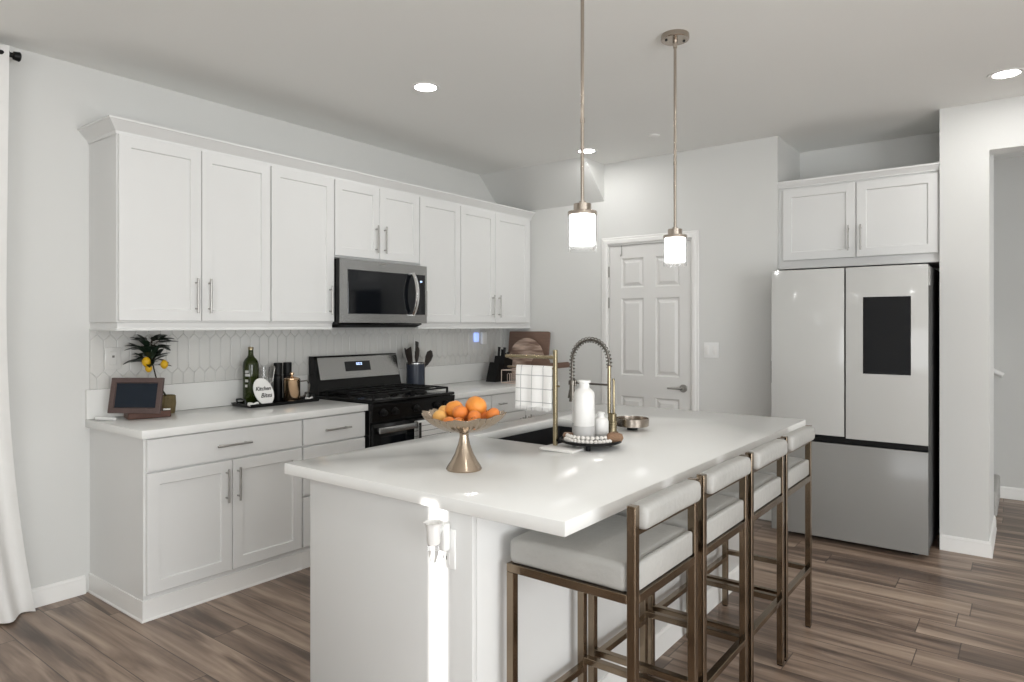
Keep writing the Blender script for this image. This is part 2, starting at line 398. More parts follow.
# six-panel pantry door
Mb = lambda x0, y: (lambda p: (x0+p[0], y-p[2], p[1]))       # wall facing -Y
bm = nb()
yf = D+0.009; th = 0.035
dx0, dx1, dz1 = DX0+0.008, DX1-0.008, 2.075
cols = [(1.254-dx0, 1.460-dx0), (1.563-dx0, 1.770-dx0)]; rows = [(0.20, 0.825), (0.998, 1.635), (1.723, 1.968)]
us = [0, cols[0][0], cols[0][1], cols[1][0], cols[1][1], dx1-dx0]; vs_ = [0.008]+[q for r in rows for q in r]+[dz1]
Md = lambda p: (dx0+p[0], yf-p[2], p[1])
for i in range(5):
    for j in range(7):
        u0, u1, v0, v1 = us[i], us[i+1], vs_[j], vs_[j+1]
        if i in (1, 3) and j in (1, 3, 5):
            panel(bm, u1-u0, v1-v0, [(0, 0), (0.005, -0.005), (0.010, -0.014), (0.018, -0.014), (0.042, -0.001)], Md, u0, v0, back=False)
        else:
            vv = [bm.verts.new(Md((u, v, 0))) for u, v in ((u0, v0), (u1, v0), (u1, v1), (u0, v1))]; bm.faces.new(vv)
bmesh.ops.remove_doubles(bm, verts=bm.verts, dist=0.0005)
box(bm, dx0, dx1, yf+0.016, yf+th, 0.008, dz1)
for a, b2 in ((dx0, dx0+0.001), (dx1-0.001, dx1)): box(bm, a, b2, yf, yf+th, 0.008, dz1)
box(bm, dx0, dx1, yf, yf+th, dz1-0.001, dz1)
door = obj('door_1', bm, M_door, smooth=False); door['kind'] = 'structure'
bm = nb()
for a, b2 in ((DX0, DX0+0.006), (DX1-0.006, DX1)): box(bm, a, b2, D-0.001, D+T, 0, DZ)
box(bm, DX0, DX1, D-0.001, D+T, DZ-0.008, DZ)
struct('trim_1', bm, M_trim, smooth=False)
CP = [(0, 0), (0.0, 0.012), (0.01, 0.018), (0.035, 0.018), (0.045, 0.012), (0.058, 0.011), (0.062, 0.0)]
bm = nb()
w = 0.062
P0 = [(DX0-0.004, 0), (DX0-0.004, DZ+0.004), (DX1+0.004, DZ+0.004), (DX1+0.004, 0)]
P1 = [(DX0-w, 0), (DX0-w, DZ+w), (DX1+w, DZ+w), (DX1+w, 0)]
loops = []
for o_, t_ in [(0, 0), (0, 0.010), (0.15, 0.016), (0.55, 0.017), (0.7, 0.011), (0.9, 0.013), (1, 0.008), (1, 0)]:
    loops.append([bm.verts.new((a[0]+(b2[0]-a[0])*o_, D-t_, a[1]+(b2[1]-a[1])*o_)) for a, b2 in zip(P0, P1)])
for A, B in zip(loops, loops[1:]):
    for k in range(3): bm.faces.new((A[k], A[k+1], B[k+1], B[k]))
for k in (0, 3): bm.faces.new([l[k] for l in loops])
struct('trim_2', bm, M_trim, ang=20)
# lever handle, hinges, hook: parts of the door
bm = nb(); hx, hz = 1.805, 0.915
tube(bm, [(hx, yf, hz), (hx, yf-0.012, hz)], 0.031, 24); tube(bm, [(hx, yf-0.01, hz), (hx, yf-0.05, hz)], 0.010, 12)
tube(bm, [(hx+0.008, yf-0.046, hz), (hx-0.03, yf-0.048, hz), (hx-0.118, yf-0.044, hz-0.002)], [0.010, 0.008, 0.007], 12)
obj('door_handle', bm, M_nickel, door)
for z in (0.22, 1.6, 1.86):
    bm = nb(); tube(bm, [(dx0-0.004, D-0.002, z-0.045), (dx0-0.004, D-0.002, z+0.045)], 0.006, 10); obj('hinge', bm, M_nickel, door)
bm = nb(); tube(bm, [(1.262, D-0.004, DZ-0.010), (1.262, yf-0.008, 2.066), (1.262, yf-0.005, 2.03), (1.262, yf-0.006, 1.995), (1.262, yf-0.022, 1.985), (1.262, yf-0.026, 2.0)], 0.0035, 8); obj('hook', bm, M_nickel, door)

# ------------------------------------------------------------------ cabinet pieces
def Mx(y0, x): return lambda p: (x+p[2], y0+p[0], p[1])     # facing +X
SHK = [(0, 0), (0, 0.017), (0.0025, 0.0195), (0.058, 0.0195), (0.062, 0.010)]
SLAB = [(0, 0), (0, 0.017), (0.0025, 0.0195)]
def bar(bm, M, u0, u1, v0, v1, out=0.030, r=0.0055):
    a = M((u0, v0, out)); b = M((u1, v1, out)); tube(bm, [a, b], r, 12)
    for f in (0.13, 0.87):
        u = u0+(u1-u0)*f; v = v0+(v1-v0)*f
        tube(bm, [M((u, v, 0.0)), M((u, v, out))], r*0.8, 10)
def front(name, parent, M, w, h, u0, v0, style, handle=None, mat_=None):
    bm = nb(); panel(bm, w-0.004, h-0.004, style, M, u0+0.002, v0+0.002)
    o = obj(name, bm, mat_ or M_cab, parent, smooth=False)
    if handle:
        bm = nb(); bar(bm, lambda p: M((p[0], p[1], p[2]+0.0195)), *handle)
        obj('handle', bm, M_nickel, o)
    return o
def upper(name, label, y0, y1, z0, splits, handles, dbot):
    t = thing(name, label, 'cabinet', (0, (y0+y1)/2, z0))
    bm = nb(); box(bm, 0.0, 0.33, y0+0.0005, y1-0.0005, z0, 2.385, 0.001, 1)
    obj('cabinet_body', bm, M_cab, t, smooth=False)
    for (a, b), hy in zip(zip(splits, splits[1:]), handles):
        front('door', t, Mx(0, 0.331), b-a, 2.370-dbot, a, dbot, SHK, (hy, hy, dbot+0.045, dbot+0.235) if hy is not None else None)
    return t
upper('upper_cabinet', 'white two-door upper cabinet at the left end of the wall run, above the framed slate', 0.018, 0.875, 1.425, [0.021, 0.447, 0.873], [0.412, 0.486], 1.432)
upper('upper_cabinet', 'white single-door upper cabinet just left of the microwave', 0.875, 1.342, 1.425, [0.877, 1.340], [1.300], 1.432)
upper('upper_cabinet', 'short white two-door cabinet directly above the microwave', 1.342, 2.119, 1.858, [1.344, 1.728, 2.117], [1.690, 1.768], 1.868)
upper('upper_cabinet', 'white single-door upper cabinet just right of the microwave', 2.119, 2.577, 1.425, [2.121, 2.575], [2.160], 1.432)
upper('upper_cabinet', 'white two-door upper cabinet at the far right end of the wall run, in the corner', 2.577, 3.556, 1.425, [2.579, 3.020, 3.512], [2.975, 3.06], 1.432)
# crown moulding round the top of the upper cabinets
bm = nb()
prof = [(0, 2.368), (0.006, 2.368), (0.008, 2.384), (0.050, 2.428), (0.055, 2.430), (0.055, 2.440), (0, 2.440)]
sweep(bm, prof, [(0.0, 0.018), (0.332, 0.018), (0.332, 3.556)])
tag(obj('crown_moulding', bm, M_cab, ang=20), 'white sloped crown moulding along the top of the wall cabinets', 'moulding')
for y0, y1, lab, pth in ((0.0, 1.338, 'white light rail under the upper cabinets left of the microwave', 0), (2.123, 3.556, 'white light rail under the upper cabinets right of the microwave', 1)):
    bm = nb()
    path = [(0.0, y0+0.032), (0.318, y0+0.032), (0.318, y1)] if not pth else [(0.318, y0), (0.318, y1)]
    sweep(bm, [(-0.018, 1.384), (0.014, 1.384), (0.014, 1.392), (0.008, 1.398), (0.008, 1.424), (-0.018, 1.424)], path)
    tag(obj('light_rail', bm, M_cab, smooth=False), lab, 'moulding')

def lower(label, y0, y1, fronts, endpanel=False):
    t = thing('base_cabinet', label, 'cabinet', (0.3, (y0+y1)/2, 0))
    bm = nb(); box(bm, 0.0, 0.612, y0, y1, 0.0, 0.8735, 0.001, 1); obj('cabinet_body', bm, M_cab, t, smooth=False)
    bm = nb()
    if endpanel: sweep(bm, [(0, 0), (0.010, 0), (0.010, 0.006), (0.006, 0.012), (0.006, 0.098), (0, 0.10)], [(0.0, y0), (0.612, y0), (0.612, y1)])
    else: box(bm, 0.612, 0.619, y0, y1, 0.0, 0.099)
    obj('toe_kick', bm, M_trim, t, smooth=False)
    for f in fronts:
        kind, a, b, v0, v1, h = f
        front(kind, t, Mx(0, 0.6125), b-a, v1-v0, a, v0, SLAB if kind == 'drawer' else SHK, h)
    return t
lower('white base cabinet with a wide drawer over two doors, left end of the run', 0.022, 0.897,
      [('drawer', 0.030, 0.893, 0.712, 0.868, (0.368, 0.560, 0.788, 0.788)), ('door', 0.030, 0.464, 0.125, 0.706, (0.428, 0.428, 0.490, 0.665)), ('door', 0.464, 0.893, 0.125, 0.706, (0.492, 0.492, 0.490, 0.665))], True)
lower('narrow white three-drawer base cabinet just left of the range', 0.897, 1.364,
      [('drawer', 0.900, 1.360, 0.712, 0.868, (1.035, 1.225, 0.790, 0.790)), ('drawer', 0.900, 1.360, 0.422, 0.706, (0.915, 1.19, 0.565, 0.565)), ('drawer', 0.900, 1.360, 0.125, 0.416, (1.035, 1.225, 0.270, 0.270))])
lower('white base cabinet just right of the range, mostly hidden by the island', 2.136, 2.62,
      [('drawer', 2.140, 2.617, 0.712, 0.868, (2.28, 2.47, 0.79, 0.79)), ('door', 2.140, 2.617, 0.125, 0.706, (2.56, 2.56, 0.49, 0.665))])
lower('white base cabinet in the back corner behind the towel stand', 2.62, 3.556,
      [('drawer', 2.623, 3.520, 0.712, 0.868, (2.70, 2.78, 0.79, 0.79)), ('door', 2.623, 3.070, 0.125, 0.706, (3.032, 3.032, 0.49, 0.668)), ('door', 3.070, 3.520, 0.125, 0.706, (3.108, 3.108, 0.49, 0.668))])
# worktops and upstands
def worktop(y0, y1, lab):
    t = thing('countertop', lab, 'countertop', (0.32, (y0+y1)/2, 0.874))
    bm = nb(); box(bm, 0.0, 0.648, y0, y1, 0.8745, 0.914, 0.002, 2); obj('worktop', bm, M_quartz, t)
    bm = nb(); box(bm, 0.0, 0.02, y0, y1, 0.9145, 1.070, 0.0015, 1); obj('upstand', bm, M_quartz, t)
    return t
worktop(0.0, 1.368, 'white quartz worktop left of the range, holding the tray and framed slate')
worktop(2.137, 3.556, 'white quartz worktop right of the range running into the corner')
# picket tile backsplash
def picket(y0, y1, z0, z1):
    bm = nb(); w, h, s = 0.066, 0.232, 0.033; g = 0.0022; x0, x1 = 0.003, 0.0105
    row = 0; z = z0-h*0.6
    while z < z1:
        y = y0-w+(row % 2)*w/2
        while y < y1+w:
            hw = w/2-g; pts = [(y-hw, z+s), (y, z+g), (y+hw, z+s), (y+hw, z+h-s), (y, z+h-g), (y-hw, z+h-s)]
            A = [bm.verts.new((x0, a, b)) for a, b in pts]; cz = z+h/2
            B = [bm.verts.new((x1-0.0015, a, b)) for a, b in pts]
            E_ = [bm.verts.new((x1, y+(a-y)*0.93, cz+(b-cz)*0.985)) for a, b in pts]
            for P, Q in ((A, B), (B, E_)):
                for k in range(6): bm.faces.new((P[k], P[(k+1) % 6], Q[(k+1) % 6], Q[k]))
            bm.faces.new(E_)
            y += w
        z += h-s; row += 1
    for co, no in (((0, y0, 0), (0, -1, 0)), ((0, y1, 0), (0, 1, 0)), ((0, 0, z0), (0, 0, -1)), ((0, 0, z1), (0, 0, 1))):
        bmesh.ops.bisect_plane(bm, geom=bm.verts[:]+bm.edges[:]+bm.faces[:], plane_co=co, plane_no=no, clear_outer=True)
    return bm
t = thing('tile_backsplash', 'pale grey glazed picket tile backsplash on the wall behind the range', 'backsplash', (0, 1.78, 1.07))
bm = nb(); box(bm, 0.0, 0.006, 0.02, 3.556, 1.0705, 1.383); box(bm, 0.0, 0.006, 1.3685, 2.1365, 0.90, 1.07); obj('grout', bm, M_grout, t, smooth=False)
bm = picket(0.02, 3.556, 1.0712, 1.383); b2 = picket(1.370, 2.135, 0.93, 1.0705)
me = bpy.data.meshes.new('tmp'); b2.to_mesh(me); b2.free(); bm.from_mesh(me); bpy.data.meshes.remove(me)
obj('tiles', bm, M_tile, t, smooth=False)

# ------------------------------------------------------------------ range
ry0, ry1 = 1.3735, 2.1325
t = thing('gas_range', 'black and stainless freestanding gas range between the base cabinets', 'stove', (0.34, 1.753, 0))
bm = nb(); box(bm, 0.035, 0.655, ry0, ry1, 0.03, 0.915, 0.004, 1)
for x in (0.1, 0.6):
    for y in (ry0+0.06, ry1-0.06): tube(bm, [(x, y, 0), (x, y, 0.04)], 0.018, 12)
obj('range_body', bm, M_black, t)
bm = nb(); box(bm, 0.03, 0.690, ry0, ry1, 0.916, 0.936, 0.007, 3); obj('cooktop', bm, M_black, t)
bm = nb(); prism(bm, [(0.03, 0.937), (0.145, 0.937), (0.120, 1.04), (0.100, 1.10), (0.085, 1.175), (0.075, 1.197), (0.03, 1.197)], 'y', ry0, ry1)
obj('backguard', bm, M_black, t, smooth=False)
bm = nb(); pz = [(0.1245, 1.033), (0.1285, 1.037), (0.0905, 1.186), (0.083, 1.193), (0.078, 1.193)]
prism(bm, pz, 'y', ry0+0.022, ry1-0.010); bg_ = obj('control_panel', bm, M_steel, t, smooth=False)
def sl(z): return 0.1285+(0.0905-0.1285)*(z-1.037)/(1.186-1.037)
bm = nb()
A = [(sl(z)+0.0012, y, z) for y, z in ((1.620, 1.085), (1.850, 1.085), (1.850, 1.153), (1.620, 1.153))]
B = [(a-0.004, b, c) for a, b, c in A]
va = [bm.verts.new(p) for p in A]; vb = [bm.verts.new(p) for p in B]
bm.faces.new(va); bm.faces.new(vb[::-1])
for k in range(4): bm.faces.new((va[k], vb[k], vb[(k+1) % 4], va[(k+1) % 4]))
disp = obj('display', bm, M_glassb, t, smooth=False)
bm = nb()
for y, w_ in ((1.722, 0.012), (1.738, 0.012), (1.7535, 0.003), (1.762, 0.012)):
    for z in (1.126, 1.136):
        box(bm, sl(z)+0.001, sl(z)+0.0022, y, y+w_, z, z+0.006)
obj('clock_digits', bm, M_digit, disp, smooth=False)
# grates and burners
for k in range(2):
    ya = ry0+0.03+k*0.352; yb = ya+0.345
    bm = nb(); zt = 0.972
    for y in (ya, (ya+yb)/2-0.006, yb-0.012): box(bm, 0.17, 0.655, y, y+0.012, zt-0.012, zt, 0.002, 1)
    for x in (0.17, 0.285, 0.405, 0.525, 0.643): box(bm, x, x+0.012, ya, yb, zt-0.012, zt, 0.002, 1)
    for x in (0.17, 0.405, 0.643):
        for y in (ya, yb-0.012): box(bm, x, x+0.012, y, y+0.012, 0.936, zt-0.01)
    obj('grate', bm, M_iron, t, smooth=False)
    for x in (0.27, 0.54):
        bm = nb(); lathe(bm, (x, (ya+yb)/2, 0.936), [(0.055, 0), (0.052, 0.008), (0.036, 0.010), (0.036, 0.018), (0.030, 0.022), (0, 0.022)], 28); obj('burner', bm, M_iron, t)
bm = nb(); prism(bm, [(0.655, 0.795), (0.672, 0.795), (0.690, 0.900), (0.690, 0.914), (0.655, 0.914)], 'y', ry0+0.001, ry1-0.001); obj('knob_panel', bm, M_black, t, smooth=False)
for y in (1.46, 1.56, 1.95, 2.05, 1.755):
    bm = nb(); c = Vector((0.681, y, 0.855)); n_ = Vector((0.985, 0, -0.17))
    tube(bm, [c-n_*0.004, c+n_*0.008, c+n_*0.010, c+n_*0.032], [0.026, 0.026, 0.020, 0.017], 20)
    obj('knob', bm, M_blackm, t)
bm = nb(); box(bm, 0.656, 0.684, ry0+0.006, ry1-0.006, 0.175, 0.785, 0.006, 2); dr = obj('oven_door', bm, M_black, t)
bm = nb(); box(bm, 0.683, 0.6855, ry0+0.07, ry1-0.07, 0.30, 0.70, 0.001, 1); obj('oven_window', bm, M_glassb, dr, smooth=False)
bm = nb(); box(bm, 0.715, 0.735, ry0+0.02, ry1-0.02, 0.728, 0.768, 0.006, 2)
for y in (ry0+0.05, ry1-0.05): box(bm, 0.684, 0.718, y-0.012, y+0.012, 0.735, 0.762, 0.003, 1)
obj('handle', bm, M_steel, dr)
bm = nb(); box(bm, 0.656, 0.684, ry0+0.006, ry1-0.006, 0.045, 0.168, 0.006, 2); obj('bottom_drawer', bm, M_black, t)

# dish towel over the oven handle
def drape(name, lab, path, w0, w1, axis, material, wav=0.004, th=0.004, fringe=None, grp=None, seed=1):
    """cloth of thickness th that follows path (offset, z) and is w0..w1 wide along axis"""
    bm = nb(); N = 26; rows = []
    for side in (0, 1):
        rr = []
        for i, (o, z) in enumerate(path):
            d = Vector((path[min(i+1, len(path)-1)][0]-path[max(i-1, 0)][0], path[min(i+1, len(path)-1)][1]-path[max(i-1, 0)][1])).normalized()
            nn = Vector((-d.y, d.x))
            row = []
            for k in range(N+1):
                f = k/N; s = 0.0 if z > max(p[1] for p in path)-0.02 else 1.0
                q = wav*s*math.sin(f*15+seed+i*0.15); oo = o+nn.x*(th*side)+q; zz = z+nn.y*(th*side)
                wpos = w0+(w1-w0)*f
                row.append(bm.verts.new((oo, wpos, zz) if axis == 'y' else (wpos, oo, zz)))
            rr.append(row)
        rows.append(rr)
    for rr in rows:
        for A, B in zip(rr, rr[1:]):
            for k in range(N): bm.faces.new((A[k], A[k+1], B[k+1], B[k]))
    for A, B in zip(rows[0], rows[0][1:]): pass
    n = len(path)
    for i in range(n-1):
        for k in (0, N): bm.faces.new((rows[0][i][k], rows[0][i+1][k], rows[1][i+1][k], rows[1][i][k]))
    for i in (0, n-1):
        for k in range(N): bm.faces.new((rows[0][i][k], rows[0][i][k+1], rows[1][i][k+1], rows[1][i][k]))
    return bm
hp = [(0.707, 0.60), (0.707, 0.68), (0.708, 0.74), (0.710, 0.768), (0.718, 0.774), (0.731, 0.774), (0.740, 0.768), (0.742, 0.74), (0.743, 0.66), (0.743, 0.56), (0.743, 0.48)]
bm = drape('t', '', hp, 1.715, 2.02, 'y', M_towel2, 0.002, 0.004)
o = obj('dish_towel', bm, M_towel2); tag(o, 'white striped dish towel with black edge hanging on the oven handle', 'towel')
bm = nb(); box(bm, 0.7475, 0.7495, 1.716, 1.738, 0.482, 0.765); obj('black_border', bm, M_ink, o, smooth=False)

# ------------------------------------------------------------------ microwave
t = thing('microwave', 'stainless over-the-range microwave with black glass door under the short cabinet', 'microwave', (0.2, 1.73, 1.42))
my0, my1, mz0, mz1 = 1.3435, 2.1175, 1.418, 1.848
mf0, mf1 = 1.338, 2.138
bm = nb(); box(bm, 0.012, 0.372, my0, my1, mz0, mz1, 0.002, 1); obj('microwave_body', bm, M_black, t)
bm = nb(); Mm = Mx(0, 0.373)
panel(bm, mf1-mf0, mz1-mz0-0.008, [(0, 0.0285), (0.003, 0.034)], Mm, mf0, mz0+0.008); b3 = nb(); box(b3, 0.3725, 0.401, mf0, mf1, mz0+0.008, mz1); obj('door_core', b3, M_black, t, smooth=False); fr = obj('door_frame', bm, M_steel, t, smooth=False)
bm = nb(); panel(bm, mf1-mf0-0.085, 0.292, [(0, 0), (0, 0.003), (0.003, 0.005)], lambda p: (0.4055+p[2], p[0], p[1]), my0+0.058, mz0+0.070); gl = obj('door_glass', bm, M_glassb, t, smooth=False)
bm = nb(); pts = []
for k in range(15):
    f = k/14; z = mz0+0.066+0.30*f; pts.append((0.425+0.045*math.sin(PI*f)**0.7, 1.975, z))
bm2 = nb()
ringsv = []
for i, p in enumerate(pts):
    d = Vector(pts[min(i+1, 14)])-Vector(pts[max(i-1, 0)]); d.normalize(); nrm = Vector((d.z, 0, -d.x))
    hw = 0.017
    ringsv.append([bm.verts.new(Vector(p)+Vector((0, s*hw, 0))+nrm*q) for s, q in ((-1, -0.004), (1, -0.004), (1, 0.004), (0.5, 0.008), (-0.5, 0.008), (-1, 0.004))])
for A, B in zip(ringsv, ringsv[1:]):
    for k in range(6): bm.faces.new((A[k], A[(k+1) % 6], B[(k+1) % 6], B[k]))
bm.faces.new(ringsv[0][::-1]); bm.faces.new(ringsv[-1])
for z in (mz0+0.072, mz0+0.36): box(bm, 0.408, 0.435, 1.962, 1.988, z-0.012, z+0.012, 0.002, 1)
bm2.free(); obj('handle', bm, M_chrome, t)
bm = nb(); box(bm, 0.4072, 0.4078, 1.665, 1.735, 1.8285, 1.8345); obj('badge', bm, M_nickel, t, smooth=False)
bm = nb()
box(bm, 0.4105, 0.4112, 2.063, 2.070, 1.725, 1.737); box(bm, 0.4105, 0.4112, 2.075, 2.082, 1.725, 1.737); obj('clock_digits', bm, M_digit, t, smooth=False)
bm = nb(); prism(bm, [(0.03, mz0), (0.03, mz0-0.022), (0.33, mz0-0.022), (0.39, mz0-0.001)], 'y', my0+0.02, my1-0.02); obj('vent_grille', bm, M_blackm, t, smooth=False)

# ------------------------------------------------------------------ refrigerator and its cabinet
fx0, fx1, fy = 2.572, 3.482, 3.235
t = thing('refrigerator', 'tall french-door refrigerator with pale upper doors and dark grey bottom drawer', 'refrigerator', ((fx0+fx1)/2, 3.6, 0))
bm = nb(); box(bm, fx0+0.004, fx1-0.002, fy+0.070, 4.08, 0.05, 1.775, 0.004, 1)
for x in (fx0+0.08, fx1-0.08):
    for y in (fy+0.12, 3.98): tube(bm, [(x, y, 0.0), (x, y, 0.06)], 0.02, 14)
obj('fridge_body', bm, M_frside, t)
def fdoor(name, x0, x1, z0, z1, m):
    bm = nb(); box(bm, x0, x1, fy+0.010, fy+0.066, z0, z1, 0.003, 1); o = obj(name, bm, M_frside, t)
    bm = nb(); box(bm, x0+0.0005, x1-0.0005, fy, fy+0.0098, z0+0.0005, z1-0.0005, 0.0025, 2); g = obj('glass_panel', bm, m, o)
    return o
fdoor('door', fx0, 3.0235, 0.6995, 1.778, M_fru)
rd = fdoor('door', 3.0315, fx1, 0.6905, 1.778, M_fru)
fdoor('freezer_drawer', fx0, fx1, 0.038, 0.652, M_frl)
bm = nb(); box(bm, fx0+0.006, fx1-0.004, fy+0.03, fy+0.069, 0.655, 0.69); obj('handle_recess', bm, M_blackm, t, smooth=False)
bm = nb(); box(bm, 3.131, 3.392, fy-0.0015, fy+0.001, 1.108, 1.588, 0.001, 1); obj('touch_screen', bm, M_glassb, rd)
bm = nb()
for z in (1.752, 1.70, 1.655): tube(bm, [(fx1-0.001, fy+0.025, z), (fx1+0.006, fy+0.025, z)], 0.009, 14)
box(bm, fx1-0.002, fx1+0.005, fy+0.012, fy+0.05, 1.648, 1.765, 0.002, 1)
obj('hinge', bm, M_chrome, t)
bm = nb(); box(bm, fx0-0.006, fx0+0.001, fy+0.014, fy+0.05, 1.02, 1.17, 0.002, 1); obj('side_handle', bm, M_blackm, t)

t = thing('refrigerator_cabinet', 'white two-door cabinet in the alcove above the refrigerator', 'cabinet', (3.02, 3.87, 1.815))
bm = nb(); box(bm, 2.521, 3.509, 3.602, 4.158, 1.815, 2.405, 0.001, 1); obj('cabinet_body', bm, M_cab, t, smooth=False)
Mf = lambda p: (p[0], 3.6015-p[2], p[1])
front('door', t, Mf, 0.478, 0.512, 2.548, 1.872, SHK, (2.983, 2.983, 1.918, 2.09))
front('door', t, Mf, 0.478, 0.512, 3.028, 1.872, SHK, (3.060, 3.060, 1.918, 2.09))
bm = nb(); prism(bm, [(3.6015, 2.395), (3.585, 2.395), (3.585, 2.402), (3.563, 2.432), (3.563, 2.442), (3.6015, 2.442)], 'x', 2.521, 3.509); obj('crown_moulding', bm, M_cab, t, smooth=False)

# ------------------------------------------------------------------ island
ix0, ix1, iy0, iy1 = 1.822, 3.021, -0.027, 2.304
bx0, bx1, by0, by1 = 1.934, 2.69, 0.0, 2.27
sx0, sx1, sy0, sy1 = 1.964, 2.385, 0.848, 1.545
t = thing('kitchen_island', 'long white kitchen island base with plain end panel and moulded foot', 'island', (2.31, 1.13, 0))
bm = nb()
box(bm, bx0+0.02, bx1-0.02, by0+0.02, sy0-0.04, 0.0, 0.872); box(bm, bx0+0.02, bx1-0.02, sy1+0.04, by1-0.02, 0.0, 0.872)
box(bm, bx0+0.02, bx1-0.02, sy0-0.04, sy1+0.04, 0.0, 0.62)
obj('cabinet_body', bm, M_cabin, t, smooth=False)
for nm, a in (('end_panel', (bx0, bx1, by0, by0+0.0195)), ('end_panel', (bx0, bx1, by1-0.0195, by1)), ('seating_panel', (bx1-0.0195, bx1, by0+0.02, by1-0.02)), ('working_panel', (bx0, bx0+0.0110, by0+0.02, by1-0.02))):
    bm = nb(); box(bm, a[0], a[1], a[2], a[3], 0, 0.8735, 0.002, 2); obj(nm, bm, M_cabin, t)
bm = nb(); sweep(bm, BP, [(bx0+0.001, by0), (bx1, by0), (bx1, by1), (bx0, by1)]); obj('baseboard', bm, M_trim, t, ang=25)
for yy in (0.46,):
    pass
# island top with the sink cut-out
bm = nb()
outer = [(ix0, iy0), (ix1, iy0), (ix1, iy1), (ix0, iy1)]; inner = [(sx0, sy0), (sx1, sy0), (sx1, sy1), (sx0, sy1)]
LV = {}
for nm, ring, b in (('o', outer, 0.002), ('i', inner, -0.002)):
    for z, ins in ((0.8745, 0.002), (0.8765, 0), (0.912, 0), (0.914, 0.002)):
        cx_, cy_ = sum(p[0] for p in ring)/4, sum(p[1] for p in ring)/4; s = 1 if nm == 'o' else -1
        LV[nm, z] = [bm.verts.new((p[0]-s*math.copysign(ins, p[0]-cx_), p[1]-s*math.copysign(ins, p[1]-cy_), z)) for p in ring]
for nm in 'oi':
    zs = (0.8745, 0.8765, 0.912, 0.914)
    for a, b in zip(zs, zs[1:]):
        for k in range(4): bm.faces.new((LV[nm, a][k], LV[nm, a][(k+1) % 4], LV[nm, b][(k+1) % 4], LV[nm, b][k]))
for z in (0.8745, 0.914):
    for k in range(4): bm.faces.new((LV['o', z][k], LV['o', z][(k+1) % 4], LV['i', z][(k+1) % 4], LV['i', z][k]))
tag(obj('island_countertop', bm, M_quartz, ang=50), 'white quartz top of the island, overhanging on the stool side', 'countertop')
# sink
t = thing('kitchen_sink', 'black undermount sink let into the island top', 'sink', ((sx0+sx1)/2, (sy0+sy1)/2, 0.65))
bm = nb()
def rr(x0, x1, y0, y1, r, z, n=5):
    out = []
    for cx_, cy_, a0 in ((x1-r, y1-r, 0), (x0+r, y1-r, 90), (x0+r, y0+r, 180), (x1-r, y0+r, 270)):
        for k in range(n): a = math.radians(a0+90*k/(n-1)); out.append(bm.verts.new((cx_+r*math.cos(a), cy_+r*math.sin(a), z)))
    return out
e_ = 0.004
rings = [rr(sx0-0.014, sx1+0.014, sy0-0.014, sy1+0.014, 0.02, 0.65), rr(sx0-0.014, sx1+0.014, sy0-0.014, sy1+0.014, 0.02, 0.8742), rr(sx0-e_+0.002, sx1+e_-0.002, sy0-e_+0.002, sy1+e_-0.002, 0.015, 0.8742), rr(sx0+0.002, sx1-0.002, sy0+0.002, sy1-0.002, 0.03, 0.69), rr(sx0+0.03, sx1-0.03, sy0+0.03, sy1-0.03, 0.03, 0.665)]
for A, B in zip(rings, rings[1:]):
    for k in range(len(A)): bm.faces.new((A[k], A[(k+1) % len(A)], B[(k+1) % len(A)], B[k]))
bm.faces.new(rings[0][::-1]); bm.faces.new(rings[-1])
obj('basin', bm, M_sink, t)
bm = nb(); lathe(bm, ((sx0+sx1)/2, (sy0+sy1)/2, 0.6655), [(0.045, 0), (0.045, 0.003), (0.03, 0.004), (0.028, 0.001), (0, 0.001)], 28); obj('drain', bm, M_steel, t)

# plug-in warmer on the outlet at the island end
t = thing('outlet_plate', 'white duplex outlet plate on the end panel of the island', 'outlet', (2.592, -0.003, 0.76))
bm = nb(); box(bm, 2.556, 2.628, -0.0065, -0.0005, 0.700, 0.816, 0.002, 2); obj('cover_plate', bm, M_plastic, t)
bm = nb(); box(bm, 2.575, 2.609, -0.0085, -0.0066, 0.712, 0.744, 0.0008, 1); sk = obj('socket', bm, M_plastic, t)
bm = nb(); box(bm, 2.584, 2.5865, -0.0092, -0.0087, 0.725, 0.736); box(bm, 2.597, 2.5995, -0.0092, -0.0087, 0.725, 0.736); obj('slots', bm, M_ink, sk, smooth=False)
t = thing('plug_in_warmer', 'small white scent warmer with clear tip plugged into the island outlet', 'air freshener', (2.592, -0.03, 0.74))
bm = nb(); box(bm, 2.578, 2.616, -0.036, -0.0088, 0.755, 0.838, 0.008, 3)
tube(bm, [(2.594, -0.03, 0.825), (2.600, -0.048, 0.822), (2.606, -0.062, 0.815)], 0.012, 14); obj('plug_body', bm, M_plastic, t)
wc = (2.612, -0.078, 0)
bm = nb(); lathe(bm, wc, [(0.0, 0.790), (0.016, 0.790), (0.019, 0.796), (0.020, 0.835), (0.024, 0.850), (0.027, 0.853), (0.024, 0.852), (0.017, 0.838), (0.0, 0.834)], 40, mod=lambda a, r, z: (r*(1+0.05*math.cos(8*a)*(z > 0.845)), z)); obj('cup', bm, M_ceram, t)
bm = nb(); lathe(bm, wc, [(0.0, 0.738), (0.006, 0.738), (0.009, 0.745), (0.016, 0.772), (0.0165, 0.789), (0, 0.789)], 24); obj('glass_tip', bm, M_clear, t)

